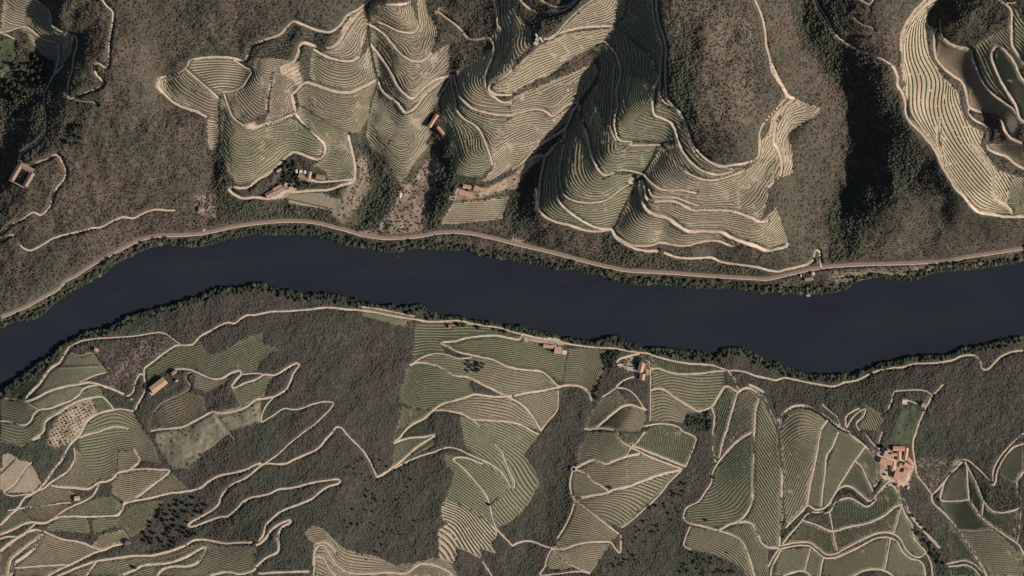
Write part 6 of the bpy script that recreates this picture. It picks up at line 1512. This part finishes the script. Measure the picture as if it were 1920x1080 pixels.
scatter("@21 1565,535 1735,560 1660,630 1590,640",14,2.4,3.4,1.8,'dark tree in the small copse inside the rows','trees of the small dark copse','broadleaf_tree',kinds=(2,5,7))
scatter("@22 930,530 980,530 960,620 915,600",8,2.0,3.2,2,'dark tree between the white rimmed tank and the brown farmhouses','trees beside the white rimmed tank','broadleaf_tree',kinds=(2,5,7))
def grid_trees(poly,sx,sy,ang,r,lab,grp):
    pl=P(poly); a=np.array(pl); c=a.mean(0); ca,sa=math.cos(math.radians(ang)),math.sin(math.radians(ang)); R=np.ptp(a,axis=0).max()
    for i in range(-int(R/sx),int(R/sx)+1):
        for j in range(-int(R/sy),int(R/sy)+1):
            u,v=i*sx,j*sy; x=c[0]+u*ca+v*sa+rng.normal()*.4; y=c[1]-u*sa+v*ca+rng.normal()*.4
            if polymask(pl,np.array([x]),np.array([y]))[0] and samp(ROADD,gx,gy,x,y)>1 and rng.random()<0.92:
                rr=r*(.8+.4*rng.random()); tree(x,y,rr,rr*1.5,lab,grp,name='olive_tree',parts=False,kinds=(0,2,5,7))
grid_trees("@20 470,920 520,885 670,860 710,945 640,1000 600,1080 @30 560,60 420,130 350,90 370,0",6.2,6.2,30,1.35,'small olive tree of the pale orchard, lower left','olive trees of the pale orchard')
grid_trees("@01 30,350 200,270 250,330 260,430 100,440 60,400",5.0,5.6,10,1.5,'small olive tree of the square orchard above the brown vineyards','olive trees of the square orchard')
grid_trees("@13 480,970 700,950 700,990 520,1010",4.6,5.0,4,1.3,'small fruit tree in the garden by the railway and jetty','fruit trees by the railway')

plant_trees()
# ---------------------------------------------------------------- scrub and woods nobody could count
def bush_cloud(name,label,pts,rad,hgt,col):
    n=len(pts); r=np.random.default_rng(5)
    J=0.7+0.6*r.random((n,12,1)); v=ICO[None]*J
    th=r.random(n)*6.28; c,s=np.cos(th)[:,None],np.sin(th)[:,None]
    X=v[...,0]*c-v[...,1]*s; Y=v[...,0]*s+v[...,1]*c
    z=zat(pts[:,0],pts[:,1])
    V=np.stack([pts[:,0][:,None]-960+X*rad[:,None],540-pts[:,1][:,None]+Y*rad[:,None],z[:,None]+hgt[:,None]*(0.35+0.75*v[...,2])],-1).reshape(-1,3)
    F=(IF[None]+12*np.arange(n)[:,None,None]).reshape(-1,3)
    C=np.repeat(col,12,axis=0)*(0.9+0.2*r.random((n*12,1))); C=np.c_[C,np.ones(len(C))]
    o=link(name,np_mesh(name,V,F,attrs={'tint':('FLOAT_COLOR',C)}),M['bush']); tag(o,label,'bushes',kind='stuff'); return o
sp_=3.7
bx=np.arange(-172,2092,sp_);by=np.arange(-172,1252,sp_);BX,BY=np.meshgrid(bx,by)
BX=(BX+(rng.random(BX.shape)-.5)*sp_*0.95).ravel();BY=(BY+(rng.random(BY.shape)-.5)*sp_*0.95).ravel()
inr=samp(inriver,gx,gy,BX,BY); rd=samp(ROADD,gx,gy,BX,BY); pm=PLOTMASK[np.clip(((BY-y0)/STEP).astype(int),0,ny-1),np.clip(((BX-x0)/STEP).astype(int),0,nx-1)]
ok=(inr<0.3)&(rd>1.6)&(pm==0)
for hx,hy,hl,hw_,ha in HOUSES:
    ca,sa=math.cos(ha),math.sin(ha); u=(BX-hx)*ca-(BY-hy)*sa; w=(BX-hx)*sa+(BY-hy)*ca
    ok&=~((abs(u)<hl/2+1.5)&(abs(w)<hw_/2+1.5))
south=BY>(NSB:=np.interp(BX,*(np.array(sorted(SOUTH_SHORE)).T)))-12
bare=[t[0] for t in TINTS[:5]]+[TINTS[16][0]]+[TINTS[7][0],TINTS[8][0],TINTS[12][0],TINTS[21][0],TINTS[23][0],TINTS[13][0],TINTS[12][0],TINTS[17][0],TINTS[18][0],"@01 180,520 320,470 350,620 300,640 200,640"]
for b_ in bare: ok&=~(polymask(P(b_),BX,BY)&(rng.random(BX.shape)<0.93))
nA=fbm(BX,BY,70,4,31); nB=fbm(BX,BY,16,3,32)
dense=["@02 1180,60 1400,250 1440,500 1360,700 1400,900 1320,1000 1180,740 1140,300","@03 150,0 450,0 600,330 900,500 960,720 1060,930 1080,1080 600,1080 650,700 420,520 200,260","@13 560,0 1130,0 1130,230 900,420 760,520 720,800 480,900 460,500 700,180","@12 240,110 150,170 60,330 0,480 40,700 120,560 240,560 200,400","@11 760,0 860,30 1040,300 1050,420 900,640 740,650 780,480 870,330 840,180","@11 1380,0 1460,0 1490,260 1430,460 1380,620 1250,680 1260,540 1320,300","@10 1640,150 1720,300 1720,400 1600,450 1560,330","@00 0,320 130,300 420,600 340,900 0,900","@12 700,660 780,700 1100,800 1500,860 1920,950 1920,1000 1200,960 850,930 650,880","@10 1700,430 1920,430 @11 230,450 500,500 650,600 560,620 240,560 0,560 @10 1750,590"]
dm=np.zeros(BX.shape,bool)
for d_ in dense: dm|=polymask(P(d_),BX,BY)
sparse=["@11 740,130 830,80 860,300 780,440 660,600 560,520 640,440","@11 1060,400 1080,260 1160,300 1330,60 1380,160 1290,500 1240,640 1000,640"]
sm=np.zeros(BX.shape,bool)
for d_ in sparse: sm|=polymask(P(d_),BX,BY)
edge=np.minimum(samp(blur(inriver,8),gx,gy,BX,BY)*12,1)           # close to the water: taller
prob=np.where(south,0.82+0.3*nB,np.where(dm,0.9,0.74+0.5*nA+0.3*nB)); prob=np.where(sm,0.42,prob)
ok&=rng.random(BX.shape)<prob
rad=np.where(south,1.4+1.2*rng.random(BX.shape),np.where(dm,1.5+1.8*rng.random(BX.shape),0.9+1.5*rng.random(BX.shape)**1.6))+edge*1.2
hg=np.where(south,rad*0.4,np.where(dm,rad*0.85,rad*0.9))
olive=np.array([0.053,0.053,0.036]);dk=np.array([0.037,0.040,0.028]);br=np.array([0.078,0.059,0.046]);pu=np.array([0.068,0.058,0.049]);gr=np.array([0.056,0.060,0.043])
k=rng.random((len(BX),1)); kk=rng.random((len(BX),1))
tN=np.clip(0.55+0.9*nA,0,1)[:,None]
colN=np.where(kk<0.30+0.2*(1-tN),br,olive*k+dk*(1-k))
tS=np.clip(0.5+2.2*nA+0.5*nB,0,1)[:,None]
colS=(pu*(1-tS)+gr*tS)*(0.9+0.2*k)
col=np.where(south[:,None],colS,np.where(dm[:,None],(olive*k+dk*(1-k))*1.3,colN)); col=np.where(edge[:,None]>0.5,(gr*k+olive*(1-k))*1.0,col)
for nm_,lb_,sel in (('scrub','brown and olive scrub covering the north bank slopes',~south&~dm),('woodland','dense dark woodland in the shaded folds of the north bank',~south&dm),('scrub_woodland','purplish brown low woodland covering the south bank slopes',south)):
    s_=ok&sel; bush_cloud(nm_,lb_,np.c_[BX[s_],BY[s_]],rad[s_],hg[s_],col[s_]); print(nm_,s_.sum())
